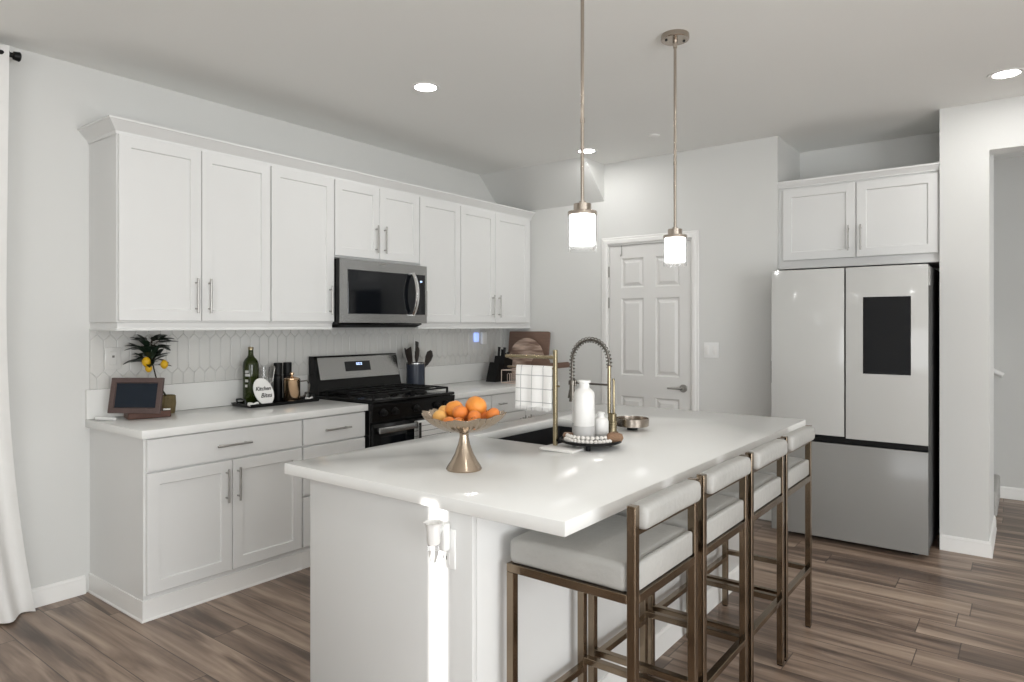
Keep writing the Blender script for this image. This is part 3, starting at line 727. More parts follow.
# ------------------------------------------------------------------ bar stools
def make_stool():
    t = thing('bar_stool', 'x', 'bar stool', (0, 0, 0), 0, 'bar stools along the island')
    q = 0.0125; X0, X1, Yh = -0.1975, 0.1975, 0.1975
    def leg(x, y, h):
        bm = nb(); box(bm, x-q, x+q, y-q, y+q, 0.004, h, 0.0015, 1); obj('leg', bm, M_brass, t, local=True)
        f = nb(); box(f, x-q+0.002, x+q-0.002, y-q+0.002, y+q-0.002, 0.0, 0.004); obj('foot_cap', f, M_blackm, t, smooth=False, local=True)
    for s in (-1, 1): leg(X0, s*Yh, 0.684); leg(X1, s*Yh, 0.942)
    bm = nb()
    for s in (-1, 1): box(bm, X0-q, X1-q-0.0002, s*Yh-q, s*Yh+q, 0.6845, 0.7095, 0.0015, 1)
    box(bm, X0-q, X0+q, -Yh+q, Yh-q, 0.6845, 0.7095, 0.0015, 1); box(bm, X1-q, X1+q, -Yh+q, Yh-q, 0.6845, 0.7095, 0.0015, 1)
    obj('seat_frame', bm, M_brass, t, local=True)
    for a in ((X0+q, X1-q, -Yh-q, -Yh+q, 0.262), (X0+q, X1-q, Yh-q, Yh+q, 0.262), (X0-q, X0+q, -Yh+q, Yh-q, 0.232), (X1-q, X1+q, -Yh+q, Yh-q, 0.262)):
        bm = nb(); box(bm, a[0], a[1], a[2], a[3], a[4], a[4]+0.022, 0.0015, 1); obj('footrest_bar', bm, M_brass, t, local=True)
    bm = nb(); box(bm, X1-0.008, X1+0.008, -Yh+q, Yh-q, 0.862, 0.876, 0.001, 1); obj('back_bar', bm, M_brass, t, local=True)
    # seat cushion: puffed rounded slab
    def cushion(x0, x1, y0, y1, z0, z1, r, puff, side=0.0, nx=14, ny=14):
        bm = nb(); box(bm, x0, x1, y0, y1, z0, z1, r, 5)
        bmesh.ops.triangulate(bm, faces=[f for f in bm.faces if len(f.verts) > 4])
        bmesh.ops.subdivide_edges(bm, edges=[e for e in bm.edges if e.calc_length() > 0.06], cuts=7, use_grid_fill=True)
        cx_, cy_, cz_ = (x0+x1)/2, (y0+y1)/2, (z0+z1)/2
        for v in bm.verts:
            fx = 1-((v.co.x-cx_)/((x1-x0)/2))**2; fy_ = 1-((v.co.y-cy_)/((y1-y0)/2))**2
            v.co.z += puff*max(0, fx)**0.6*max(0, fy_)**0.6*(1 if v.co.z > cz_ else 0)
            v.co += Vector((0, 0, 1))*mnoise.noise(v.co*12)*0.002
        return bm
    obj('seat_cushion', cushion(X0-0.008, X1-0.015, -Yh-0.010, Yh+0.010, 0.710, 0.785, 0.018, 0.008), M_leather, t, local=True, ang=60)
    bm = nb(); box(bm, X1-0.014, X1+0.008, -Yh+q+0.004, Yh-q-0.004, 0.712, 0.786, 0.008, 3); obj('rear_welt', bm, M_leather, t, local=True)
    obj('back_cushion', cushion(X1-0.024, X1+0.034, -Yh+q+0.001, Yh-0.006, 0.877, 0.942, 0.018, 0.002), M_leather, t, local=True, ang=60)
    return t
st = make_stool()
labs = ['grey padded brass-framed bar stool nearest the camera at the island corner', 'second bar stool from the near island corner, with grey pad and brass frame',
        'third bar stool from the near island corner, just before the one by the refrigerator', 'grey and brass bar stool at the far end of the island, nearest the refrigerator']
for i, y in enumerate((0.11, 0.575, 1.035, 1.485)):
    loc = (2.9375, y+0.21, 0)
    if i == 0: st.location = loc; st['label'] = labs[0]
    else: copy_thing(st, loc, None, labs[i])

# ------------------------------------------------------------------ lamps
def pendant(x, y, label):
    t = thing('pendant_lamp', label, 'pendant lamp', (x, y, CE), 0, 'pendant lamps over the island')
    bm = nb(); lathe(bm, (x, y, 0), [(0.0, CE-0.0005), (0.064, CE-0.0005), (0.065, CE-0.004), (0.065, CE-0.022), (0.062, CE-0.026), (0.0, CE-0.026)], 48); cn = obj('canopy', bm, M_pendm, t)
    for s in (-1, 1):
        b2 = nb(); tube(b2, [(x+s*0.031, y+s*0.030, CE-0.0262), (x+s*0.031, y+s*0.030, CE-0.030)], 0.006, 12); obj('screw', b2, M_ink, cn)
    bm = nb(); tube(bm, [(x, y, CE-0.026), (x, y, CE-0.062)], [0.012, 0.009], 16)
    tube(bm, [(x, y, CE-0.05), (x, y, 1.86)], 0.0068, 16); tube(bm, [(x, y, 2.165), (x, y, 2.18)], 0.0085, 16); obj('rod', bm, M_pendm, t)
    bm = nb()
    lathe(bm, (x, y, 0), [(0.0, 1.872), (0.012, 1.872), (0.012, 1.866), (0.033, 1.862), (0.033, 1.834), (0.0, 1.834)], 40, mod=lambda a, r, z: (r*(1+0.0*a), z))
    lathe(bm, (x, y, 0), [(0.0, 1.8335), (0.054, 1.8335), (0.055, 1.830), (0.055, 1.8205), (0.0, 1.8205)], 48)
    obj('socket_cap', bm, M_pendm, t)
    bm = nb(); lathe(bm, (x, y, 0), [(0.0, 1.820), (0.0475, 1.820), (0.048, 1.81), (0.048, 1.712), (0.045, 1.708), (0.0, 1.704)], 48); obj('lamp_shade', bm, M_opal, t)
    bm = nb(); lathe(bm, (x, y, 0), [(0.0530, 1.820), (0.0530, 1.687), (0.0505, 1.687), (0.0505, 1.820)], 48, closed=True); obj('glass_sleeve', bm, M_clear, t)
pendant(2.635, 1.521, 'pendant lamp with opal cylinder over the far part of the island, canopy in view')
pendant(2.635, 0.690, 'pendant lamp with opal cylinder nearer the camera, rod running out of the top')
def downlight(x, y, label):
    t = thing('recessed_light', label, 'ceiling light', (x, y, CE), 0, 'recessed ceiling lights')
    bm = nb(); lathe(bm, (x, y, 0), [(0.085, CE-0.0005), (0.085, CE-0.004), (0.068, CE-0.006), (0.062, CE-0.0035), (0.062, CE-0.0005)], 48, closed=True); obj('trim_ring', bm, M_trim, t)
    bm = nb(); lathe(bm, (x, y, 0), [(0, CE-0.0005), (0.0615, CE-0.0005), (0.0615, CE-0.0025), (0, CE-0.0025)], 40); obj('lens', bm, M_lens, t)
    area('recessed_light_beam', (x, y, CE-0.012), (0, 0, -1), 0.11, 0.11, DOWN_POWER, (1, 0.99, 0.97), 'DISK')
downlight(1.212, 1.308, 'round recessed light in the ceiling above the upper cabinets, left of the pendants')
downlight(1.212, 3.085, 'round recessed light in the ceiling beside the sloped corner, behind the near pendant')
downlight(3.860, 3.070, 'round recessed light in the ceiling in front of the pier, at the right edge')
for x, y in ((3.86, 1.308), (3.86, -0.5), (1.212, -0.5), (3.86, -2.6), (6.2, 0.4), (6.2, -2.2)):
    area('room_downlight_beam', (x, y, CE-0.012), (0, 0, -1), 0.11, 0.11, DOWN_POWER, (1, 0.99, 0.97), 'DISK')
bm = nb(); lathe(bm, (1.823, 3.0, 0), [(0, CE-0.0005), (0.040, CE-0.0005), (0.040, CE-0.008), (0.034, CE-0.012), (0, CE-0.012)], 32)
tag(obj('sprinkler_cover', bm, M_trim), 'small white round cover disc on the ceiling behind the pendants', 'sprinkler')

# wall plates
t = thing('light_switch', 'white two-gang switch plate on the wall between pantry door and refrigerator', 'light switch', (2.032, D, 1.22))
bm = nb(); box(bm, 1.973, 2.090, D-0.006, D-0.0005, 1.163, 1.280, 0.002, 2); obj('cover_plate', bm, M_plastic, t)
for x in (2.000, 2.063):
    bm = nb(); box(bm, x-0.017, x+0.017, D-0.010, D-0.0062, 1.188, 1.255, 0.002, 2); obj('rocker', bm, M_trim, t)
t = thing('wall_outlet', 'white outlet plate on the tiles behind the framed slate', 'outlet', (0.012, 0.147, 1.165))
bm = nb(); box(bm, 0.011, 0.018, 0.088, 0.170, 1.172, 1.292, 0.002, 2); obj('cover_plate', bm, M_tile, t)
bm = nb(); box(bm, 0.0182, 0.0205, 0.112, 0.147, 1.195, 1.27, 0.001, 1); sk = obj('socket', bm, M_tile, t)
bm = nb(); box(bm, 0.0206, 0.0212, 0.124, 0.136, 1.236, 1.248); obj('slots', bm, M_gap, sk, smooth=False)
t = thing('night_light', 'white plug-in night light glowing blue under the corner cabinet', 'night light', (0.03, 3.17, 1.26))
bm = nb(); box(bm, 0.011, 0.045, 3.215, 3.285, 1.238, 1.350, 0.012, 3); obj('housing', bm, M_plastic, t)
bm = nb(); box(bm, 0.011, 0.032, 3.125, 3.185, 1.262, 1.345, 0.010, 3); obj('glowing_lens', bm, M_blue, t)

# ------------------------------------------------------------------ hall
bm = nb()
box(bm, 2.2, 3.775, 4.62, 5.355, 0.001, 0.19, 0.02, 3); box(bm, 2.2, 3.50, 4.62, 5.355, 0.19, 0.37, 0.02, 3); box(bm, 2.2, 3.22, 4.62, 5.355, 0.37, 0.55, 0.02, 3)
tag(obj('carpeted_stair', bm, M_carpet), 'grey carpeted stair flight starting behind the pier in the hall', 'stairs')
t = thing('handrail', 'white handrail end showing beside the pier in the hall', 'handrail', (3.6, 5.25, 1.0))
bm = nb(); tube(bm, [(3.795, 5.27, 1.005), (3.40, 5.27, 1.22), (2.9, 5.27, 1.50)], 0.022, 14); obj('rail', bm, M_trim, t)
bm = nb(); tube(bm, [(3.5, 5.36, 1.10), (3.5, 5.29, 1.12), (3.5, 5.27, 1.165)], 0.008, 10); obj('bracket', bm, M_nickel, t)

# ------------------------------------------------------------------ curtain
def curtain():
    bm = nb(); NV, NH = 40, 70; R_ = []
    for s in (0, 1):
        rows = []
        for j in range(NV+1):
            f = j/NV; z = 0.012+2.722*f; row = []
            yend = -0.368-0.012*math.sin(f*3)+0.115*max(0, 1-f/0.6)**2.2
            for i in range(NH+1):
                g = i/NH; y = yend-(1-g)*1.1
                a = 0.028+0.022*max(0, 1-f*2)
                x = 0.10+a*math.sin(g*44+0.6*math.sin(f*2))+0.01*math.sin(g*17+f*4)+s*0.003
                row.append(bm.verts.new((x, y, z+0.004*math.sin(g*44)*(j == 0))))
            rows.append(row)
        R_.append(rows)
    for rows in R_:
        for A, B in zip(rows, rows[1:]):
            for k in range(NH): bm.faces.new((A[k], A[k+1], B[k+1], B[k]))
    for j in range(NV):
        for k in (0, NH): bm.faces.new((R_[0][j][k], R_[0][j+1][k], R_[1][j+1][k], R_[1][j][k]))
    for j in (0, NV):
        for k in range(NH): bm.faces.new((R_[0][j][k], R_[0][j][k+1], R_[1][j][k+1], R_[1][j][k]))
    return bm
o = obj('curtain', curtain(), M_curt, ang=70); tag(o, 'long white curtain hanging to the floor at the left edge', 'curtain')
t = thing('curtain_rod', 'black curtain rod end with round finial high on the left wall', 'curtain rod', (0.1, -1.0, 2.70))
bm = nb(); tube(bm, [(0.10, -2.4, 2.70), (0.10, -0.375, 2.70)], 0.011, 14); obj('rod', bm, M_blackm, t)
bm = nb(); tube(bm, [(0.10, -0.376, 2.70), (0.10, -0.366, 2.70), (0.10, -0.362, 2.70), (0.10, -0.350, 2.70), (0.10, -0.346, 2.70), (0.10, -0.322, 2.70), (0.10, -0.318, 2.70)], [0.017, 0.019, 0.012, 0.012, 0.019, 0.023, 0.018], 22); obj('finial', bm, M_blackm, t)
bm = nb(); tube(bm, [(0.001, -0.42, 2.69), (0.10, -0.42, 2.69)], 0.008, 10); obj('bracket', bm, M_blackm, t)

# ------------------------------------------------------------------ fruit bowl on the island
BX, BY, BZ = 2.407, 0.285, 0.9145
t = thing('fruit_bowl', 'footed champagne metal bowl with scalloped ribbed rim on the island', 'bowl', (BX, BY, BZ))
bm = nb()
lathe(bm, (BX, BY, BZ), [(0, 0), (0.060, 0), (0.062, 0.004), (0.058, 0.012), (0.046, 0.030), (0.032, 0.056), (0.022, 0.085), (0.016, 0.110), (0.016, 0.122), (0.020, 0.127), (0, 0.127)], 56); obj('pedestal', bm, M_bowl, t)
def scal(a, r, z):
    k = max(0, (r-0.03)/0.115)
    return (r*(1+0.030*k*math.cos(36*a)+0.015*k*k*math.cos(12*a)), z+0.0012*k*math.cos(36*a)+0.0030*k*k*math.cos(12*a)+0.006*k*k*k*math.cos(2*(a-3.5)))
bm = nb()
lathe(bm, (BX, BY, BZ), [(0, 0.1275), (0.022, 0.128), (0.055, 0.134), (0.085, 0.144), (0.112, 0.158), (0.132, 0.174), (0.143, 0.190), (0.141, 0.1915), (0.129, 0.177), (0.109, 0.161), (0.083, 0.148), (0.052, 0.138), (0.020, 0.1325), (0, 0.132)], 288, mod=scal); obj('bowl', bm, M_bowl, t)
# oranges: camera-right and camera-forward unit vectors place them across the bowl
cr_ = Vector((math.cos(0.652), math.sin(0.652), 0)); cf_ = Vector((-math.sin(0.652), math.cos(0.652), 0))
def orange(u, d, z, r, material, label, kind='orange', sq=0.94):
    p = Vector((BX, BY, 0))+cr_*u+cf_*d; c = Vector((p.x, p.y, z))
    bm = nb(); bmesh.ops.create_uvsphere(bm, u_segments=28, v_segments=18, radius=r)
    rot = Matrix.Rotation(random.uniform(0.2, 1.2), 3, Vector((random.uniform(-1, 1), random.uniform(-1, 1), 0.1)).normalized())
    for v in bm.verts:
        q = v.co.copy(); q.z *= sq; h = (q.x**2+q.y**2)**0.5
        if q.z > 0: q.z -= 0.10*r*math.exp(-(h/(0.25*r))**2)
        v.co = rot@q+c
    o = obj(kind, bm, material, None, ang=80); tag(o, label, 'fruit', 'citrus fruit in the footed bowl')
    ax = rot@Vector((0, 0, 1)); s = c+ax*(r*sq-0.10*r)
    b2 = nb(); tube(b2, [s-ax*0.001, s+ax*0.0016], [0.0045, 0.003], 8); obj('stem_scar', b2, M_calyx, o)
orange(0.040, 0.028, 1.128, 0.038, M_orange, 'largest orange, on top at the right of the pile')
orange(-0.036, 0.030, 1.119, 0.032, M_orange, 'large orange at the back left of the pile')
orange(-0.012, -0.018, 1.112, 0.0265, M_mandar, 'mandarin in front of the two large oranges, near the centre', 'mandarin')
orange(0.038, -0.040, 1.100, 0.0235, M_mandar, 'mandarin below the largest orange at the front', 'mandarin')
orange(0.098, -0.010, 1.1045, 0.0265, M_mandar, 'mandarin at the right rim of the bowl', 'mandarin', 0.82)
orange(0.072, 0.022, 1.092, 0.025, M_mandar, 'mandarin wedged under the largest orange at its right', 'mandarin')
orange(-0.012, -0.070, 1.081, 0.0225, M_mandar, 'small mandarin at the front rim below the centre', 'mandarin')
orange(0.036, -0.082, 1.084, 0.0215, M_mandar, 'small mandarin at the front rim right of centre', 'mandarin')
orange(-0.046, -0.052, 1.082, 0.023, M_mandar, 'small mandarin at the front rim left of centre', 'mandarin')
orange(-0.084, 0.004, 1.093, 0.026, M_pale, 'pale yellow-orange fruit at the left of the pile', 'orange')
orange(-0.072, 0.048, 1.106, 0.024, M_pale, 'pale fruit standing in for the highlight inside the bowl at the back left rim', 'orange')  # its pale colour stands in for a highlight inside the bowl
orange(0.0, 0.075, 1.094, 0.026, M_mandar, 'mandarin at the back of the pile, mostly hidden', 'mandarin')

# ------------------------------------------------------------------ towel stand
t = thing('towel_stand', 'brass towel stand with two side arms on a white marble base on the island', 'towel stand', (2.45, 0.80, 0.9145))
bm = nb(); box(bm, 2.400, 2.555, 0.745, 0.838, 0.9145, 0.925, 0.003, 2); obj('marble_base', bm, M_mbl, t)
px, py = 2.433, 0.812
bm = nb(); box(bm, px-0.0075, px+0.0075, py-0.0075, py+0.0075, 0.9252, 1.312, 0.0015, 1); obj('post', bm, M_gold, t)
for z, x0 in ((1.281, 2.178), (1.236, 2.190)):
    bm = nb(); tube(bm, [(x0, py, z), (x0+0.003, py, z), (px-0.006, py, z)], [0.005, 0.0075, 0.0075] if z > 1.25 else [0.004, 0.005, 0.005], 14); obj('arm', bm, M_gold if z > 1.25 else M_brass, t)
bm = nb(); tube(bm, [(px+0.007, py, 1.165), (px+0.020, py, 1.165)], 0.004, 12); obj('knob', bm, M_gold, t)
tp = [(py-0.011, 1.075), (py-0.011, 1.12), (py-0.0095, 1.20), (py-0.0075, 1.236), (py-0.004, 1.2435), (py, 1.2455), (py+0.004, 1.2435), (py+0.0075, 1.236), (py+0.0095, 1.20), (py+0.011, 1.12), (py+0.011, 1.09)]
bm = drape('t', '', tp[::-1], 2.240, 2.421, 'x', M_towel, 0.0028, 0.0035, seed=2)
random.seed(3)
for k in range(40):
    x = 2.242+0.178*k/39; y = py-0.013+random.uniform(-.001, .001); z0 = 1.076
    tube(bm, [(x, y, z0+0.004), (x+random.uniform(-.003, .003), y, z0-0.012-random.uniform(0, .006))], [0.0016, 0.0008], 5)
tag(obj('hand_towel', bm, M_towel, ang=60), 'white windowpane-checked hand towel with fringe hanging on the brass stand', 'towel')

# ------------------------------------------------------------------ faucet
FX, FY = 2.428, 1.292
t = thing('kitchen_faucet', 'tall brass and bronze spring-coil faucet beside the island sink', 'faucet', (FX, FY, 0.9145))
bm = nb(); lathe(bm, (FX, FY, 0.9145), [(0, 0), (0.028, 0), (0.028, 0.005), (0.021, 0.008), (0.021, 0.040), (0.024, 0.042), (0.024, 0.052), (0.020, 0.054), (0.020, 0.088), (0.014, 0.092), (0, 0.092)], 32); obj('base', bm, M_gold, t)
bm = nb(); tube(bm, [(FX-0.018, FY, 0.945), (FX-0.045, FY-0.02, 0.945)], 0.012, 16); tube(bm, [(FX-0.040, FY-0.018, 0.945), (FX-0.043, FY-0.019, 0.985)], 0.004, 10); obj('lever', bm, M_gold, t)
bm = nb(); tube(bm, [(FX-0.016, FY, 1.004), (FX-0.016, FY, 1.225)], 0.0085, 16); tube(bm, [(FX+0.008, FY, 1.004), (FX+0.008, FY, 1.155), (FX+0.004, FY, 1.165)], 0.006, 14); obj('riser', bm, M_gold, t)
ac = FX-0.016-0.101; path = [(FX-0.016, FY, 1.215)]
for k in range(25):
    a = PI*k/24; path.append((ac+0.101*math.cos(a), FY, 1.235+0.108*math.sin(a)))
path += [(ac-0.101, FY, 1.20), (ac-0.101, FY, 1.14)]
bm = nb(); tube(bm, path, 0.0058, 12); obj('hose', bm, M_bronze, t)
# the spring
def resample(P, n):
    P = [Vector(p) for p in P]; Ls = [0]
    for a, b in zip(P, P[1:]): Ls.append(Ls[-1]+(b-a).length)
    out = []
    for i in range(n):
        s = Ls[-1]*i/(n-1); k = 0
        while k < len(P)-2 and Ls[k+1] < s: k += 1
        f = (s-Ls[k])/(Ls[k+1]-Ls[k]+1e-9); out.append((P[k]+(P[k+1]-P[k])*f, (P[k+1]-P[k]).normalized()))
    return out
sp = []
for i, (p, d) in enumerate(resample(path, 27*12)):
    b = Vector((0, 1, 0)); a = d.cross(b).normalized(); ph = 2*PI*i/12
    sp.append(p+(a*math.cos(ph)+b*math.sin(ph))*0.0125)
bm = nb(); tube(bm, sp, 0.0024, 6); obj('spring_coil', bm, M_bronze, t)
bm = nb(); tube(bm, [(ac-0.101, FY, 1.145), (ac-0.101, FY, 1.12), (ac-0.101, FY, 1.06), (ac-0.101, FY, 1.045)], [0.010, 0.013, 0.013, 0.016], 18); tube(bm, [(ac-0.114, FY, 1.10), (ac-0.122, FY, 1.06)], 0.004, 8); obj('spray_head', bm, M_bronze, t)
bm = nb(); tube(bm, [(FX-0.016, FY, 1.135), (ac-0.085, FY, 1.135)], 0.0045, 12); tube(bm, [(ac-0.101, FY, 1.126), (ac-0.101, FY, 1.144)], 0.018, 18); tube(bm, [(ac-0.084, FY, 1.120), (ac-0.084, FY, 1.150)], 0.007, 12); obj('support_arm', bm, M_bronze, t)
bm = nb(); lathe(bm, (2.43, 1.62, 0.9145), [(0, 0), (0.018, 0), (0.018, 0.01), (0.008, 0.014), (0.008, 0.03), (0, 0.03)], 20)

# ------------------------------------------------------------------ round footed tray with bottles
TX, TY = 2.537, 0.915
t = thing('round_tray', 'black round footed tray on the island holding the white bottles', 'tray', (TX, TY, 0.9145))
bm = nb(); lathe(bm, (TX, TY, 0), [(0, 0.9365), (0.116, 0.9365), (0.125, 0.940), (0.127, 0.950), (0.123, 0.950), (0.119, 0.943), (0, 0.943)], 56); obj('tray_plate', bm, M_blackm, t)
for a in (-1.15, 0.95, 3.0):
    bm = nb(); x, y = TX+0.085*math.cos(a), TY+0.085*math.sin(a); lathe(bm, (x, y, 0), [(0, 0.9145), (0.009, 0.9145), (0.010, 0.936), (0, 0.936)], 14); obj('foot', bm, M_blackm, t)
def bottle(label, x, y, prof, band, cat='bottle'):
    t = thing('ceramic_bottle', label, cat, (x, y, 0.9435))
    bm = nb(); lathe(bm, (x, y, 0.9435), prof, 48); obj('bottle_body', bm, M_ceram, t, ang=50)
    if band:
        z, r = band; b2 = nb(); lathe(b2, (x, y, 0.9435), [(r-0.004, 0.002), (r+0.0006, 0.002), (r+0.0006, z), (r-0.004, z)], 48, closed=True); obj('grey_band', b2, M_ceramg, t)
R = 0.0425
bottle('tall white ceramic bottle with grey base band at the front of the round tray', 2.512, 0.905,
       [(0, 0), (R-0.004, 0), (R, 0.004), (R, 0.185), (R-0.002, 0.195), (R-0.010, 0.204), (0.026, 0.209), (0.0215, 0.214), (0.0205, 0.229), (0.021, 0.232), (0.0265, 0.235), (0.0265, 0.243), (0.020, 0.243), (0.018, 0.235), (0, 0.23)], (0.060, R))
bottle('white ceramic bottle half hidden behind the tall bottle, at its left', 2.455, 0.957,
       [(0, 0), (0.026, 0), (0.028, 0.004), (0.028, 0.150), (0.024, 0.163), (0.016, 0.172), (0.014, 0.19), (0.012, 0.19), (0.010, 0.18), (0, 0.175)], (0.060, 0.028))
bottle('small squat white bottle on the right of the round tray', 2.545, 0.985,
       [(0, 0), (0.029, 0), (0.031, 0.004), (0.031, 0.070), (0.027, 0.080), (0.014, 0.086), (0.012, 0.098), (0.015, 0.102), (0.015, 0.108), (0.009, 0.108), (0, 0.10)], (0.020, 0.031))
t = thing('bead_garland', 'string of white wooden beads with jute tassel lying on the round tray', 'garland', (TX, TY, 0.95))
def bead(x, y, z, r=0.0088):
    bm = nb(); bmesh.ops.create_uvsphere(bm, u_segments=14, v_segments=10, radius=r); bmesh.ops.translate(bm, verts=bm.verts, vec=(x, y, z)); return bm
pts = []
def camp(u, d, z): p = Vector((TX, TY, 0))+cr_*u+cf_*d; return (p.x, p.y, z)
for k in range(14):   # front arc
    f = k/13; a = math.radians(192+(312-192)*f); pts.append(camp(0.103*math.cos(a)-0.002, 0.103*math.sin(a), 0.9520))
for k in range(12):   # second strand, lying just behind and on top
    f = k/11; a = math.radians(188+(318-188)*f); pts.append(camp(0.092*math.cos(a)-0.004, 0.086*math.sin(a)+0.002, 0.9640+0.010*math.sin(PI*f)*0))
for k in range(9):
    f = k/8; pts.append(camp(0.078+0.03*f, -0.045+0.05*f, 0.958+0.012*math.sin(PI*f)))
b0 = obj('bead', bead(*pts[0]), M_bead, t)
b0p = Vector(pts[0])
for p in pts[1:]:
    c = b0.copy(); C.objects.link(c); c.parent = t; c.location = b0.location+(Vector(p)-b0p)
bm = nb(); tube(bm, [Vector(p)-Vector((0, 0, 0.0)) for p in pts[:14]], 0.001, 6); obj('string', bm, M_bead, t)
a = Vector(camp(0.056, -0.072, 0.966)); b = Vector(camp(0.118, -0.040, 0.960))
bm = nb(); tube(bm, [a, a+(b-a)*0.15, a+(b-a)*0.4, a+(b-a)*0.75, b], [0.006, 0.017, 0.022, 0.021, 0.015], 18)
for v in bm.verts: v.co += Vector((mnoise.noise(v.co*90), mnoise.noise(v.co*90+Vector((5, 0, 0))), mnoise.noise(v.co*90+Vector((0, 7, 0)))))*0.0035
obj('tassel', bm, M_tassel, t, ang=60)
# wooden scrub brush behind the post
t = thing('dish_brush', 'small wooden dish brush lying at the left edge of the round tray', 'brush', (2.425, 0.93, 0.95))
c = Vector(camp(-0.088, 0.035, 0.952))
bm = nb(); lathe(bm, (c.x, c.y, 0.9520), [(0, 0), (0.022, 0), (0.024, 0.006), (0.018, 0.016), (0, 0.019)], 24); obj('brush_head', bm, M_brush, t)
bm = nb(); lathe(bm, (c.x, c.y, 0.9435), [(0, 0), (0.021, 0), (0.021, 0.0083), (0, 0.0083)], 24); obj('bristles', bm, M_tassel, t)

# bronze footed dish at the far side of the faucet
t = thing('footed_dish', 'round bronze dish on a small black foot right of the faucet', 'dish', (2.455, 1.436, 0.9145))
dxx, dyy = 2.455, 1.436
bm = nb(); lathe(bm, (dxx, dyy, 0.9145), [(0, 0.018), (0.074, 0.018), (0.079, 0.021), (0.080, 0.056), (0.077, 0.056), (0.075, 0.024), (0, 0.024)], 48); obj('dish', bm, M_pendm, t)
bm = nb(); lathe(bm, (dxx, dyy, 0.9145), [(0, 0), (0.026, 0), (0.022, 0.0178), (0, 0.0178)], 24); obj('foot', bm, M_blackm, t)

# ------------------------------------------------------------------ left worktop: framed slate, block, lemon plant
CT = 0.9145
bx_a = Vector((0.205, 0.128, CT)); bx_b = Vector((0.250, 0.325, CT)); du = (bx_b-bx_a).normalized(); dn = Vector((-du.y, du.x, 0))
def obox(bm, o, u, n, l, w, z0, z1, bev=0.002):
    b2 = nb(); box(b2, 0, l, 0, w, 0, z1-z0, bev, 1)
    Mx_ = Matrix(((u.x, n.x, 0, o.x), (u.y, n.y, 0, o.y), (0, 0, 1, z0), (0, 0, 0, 1)))
    b2.transform(Mx_); me = bpy.data.meshes.new('tmp'); b2.to_mesh(me); b2.free(); bm.from_mesh(me); bpy.data.meshes.remove(me)
bm = nb(); obox(bm, bx_a, du, dn, 0.205, 0.125, CT, CT+0.034, 0.003)
tag(obj('wooden_block', bm, M_wooddk), 'dark wooden block on the left worktop carrying the framed slate', 'stand')
fl = Vector((0.128, 0.062, CT)); lean = 0.22; fu = cr_.copy(); fn = cf_.copy()
def leanM(u, v, o):
    p = fl+fu*u+fn*(v*math.sin(lean)-o*math.cos(lean)); return (p.x, p.y, CT+0.036+v*math.cos(lean)+o*math.sin(lean))
t = thing('framed_slate', 'dark slate in a weathered wooden frame leaning on the wooden block', 'picture frame', tuple(fl))
W_, H_ = 0.272, 0.186
bm = nb(); panel(bm, W_, H_, [(0, -0.006), (0, 0.010), (0.003, 0.012), (0.024, 0.012), (0.028, 0.003)], lambda p: leanM(p[0], p[1], p[2])); obj('frame', bm, M_woodfr, t, smooth=False)
bm = nb(); panel(bm, W_-0.058, H_-0.058, [(0, 0.0032), (0.0, 0.0045)], lambda p: leanM(p[0]+0.029, p[1]+0.029, p[2])); obj('slate', bm, M_screen, t, smooth=False)
bm = nb(); p0 = bx_a+du*0.168+dn*0.008; tube(bm, [p0+Vector((0, 0, 0.0405)), p0+du*0.035+Vector((0, 0, 0.0405))], 0.005, 12)
tag(obj('chalk_stick', bm, M_chalk), 'short white chalk stick lying on the wooden block', 'chalk')
t = thing('chalk_marker', 'white marker lying on the worktop left of the wooden block', 'marker', (0.12, 0.09, CT))
ma = Vector((0.060, 0.030, CT+0.0085)); mb = Vector((0.175, 0.075, CT+0.0085))
bm = nb(); tube(bm, [ma, mb], 0.0082, 16); obj('barrel', bm, M_plastic, t)
bm = nb(); tube(bm, [ma-(mb-ma)*0.08, ma], [0.005, 0.0082], 16); obj('tip', bm, M_ceramg, t)
pxy = (0.085, 0.385)
t = thing('lemon_plant', 'small artificial lemon plant in a woven pot behind the framed slate', 'plant', (pxy[0], pxy[1], CT))
bm = nb(); lathe(bm, (pxy[0], pxy[1], CT), [(0, 0), (0.038, 0), (0.042, 0.01), (0.046, 0.055), (0.044, 0.098), (0.040, 0.102), (0.037, 0.095), (0, 0.09)], 40, mod=lambda a, r, z: (r*(1+0.03*math.cos(20*a)), z)); obj('pot', bm, M_pot, t)
top = Vector((0.135, 0.275, 1.235))
bm = nb(); st0 = Vector((pxy[0], pxy[1], CT+0.088))
tube(bm, [st0, Vector((0.13, 0.31, 1.10)), top, top+Vector((0, 0.0, 0.09))], [0.005, 0.004, 0.003, 0.002], 8)
random.seed(11)
leaves = []
def leafgeo(bmL, base_, d, L, Wd):
    d = d.normalized(); side = d.cross(Vector((0, 0, 1))); side = side.normalized() if side.length > 0.1 else Vector((0, 1, 0)); up = side.cross(d)
    n = 7; A = []
    for k in range(n+1):
        f = k/n; w = Wd*math.sin(PI*min(1, f*0.97+0.02))**0.75; c = base_+d*(L*f)-Vector((0, 0, 1))*(L*0.10*f*f)
        A.append([bmL.verts.new(c-side*w+up*w*0.35), bmL.verts.new(c-up*0.0006), bmL.verts.new(c+side*w+up*w*0.35), bmL.verts.new(c+up*0.001)])
    for P, Q in zip(A, A[1:]):
        bmL.faces.new((P[0], P[1], Q[1], Q[0])); bmL.faces.new((P[1], P[2], Q[2], Q[1])); bmL.faces.new((P[2], P[3], Q[3], Q[2])); bmL.faces.new((P[3], P[0], Q[0], Q[3]))
bmL = nb()
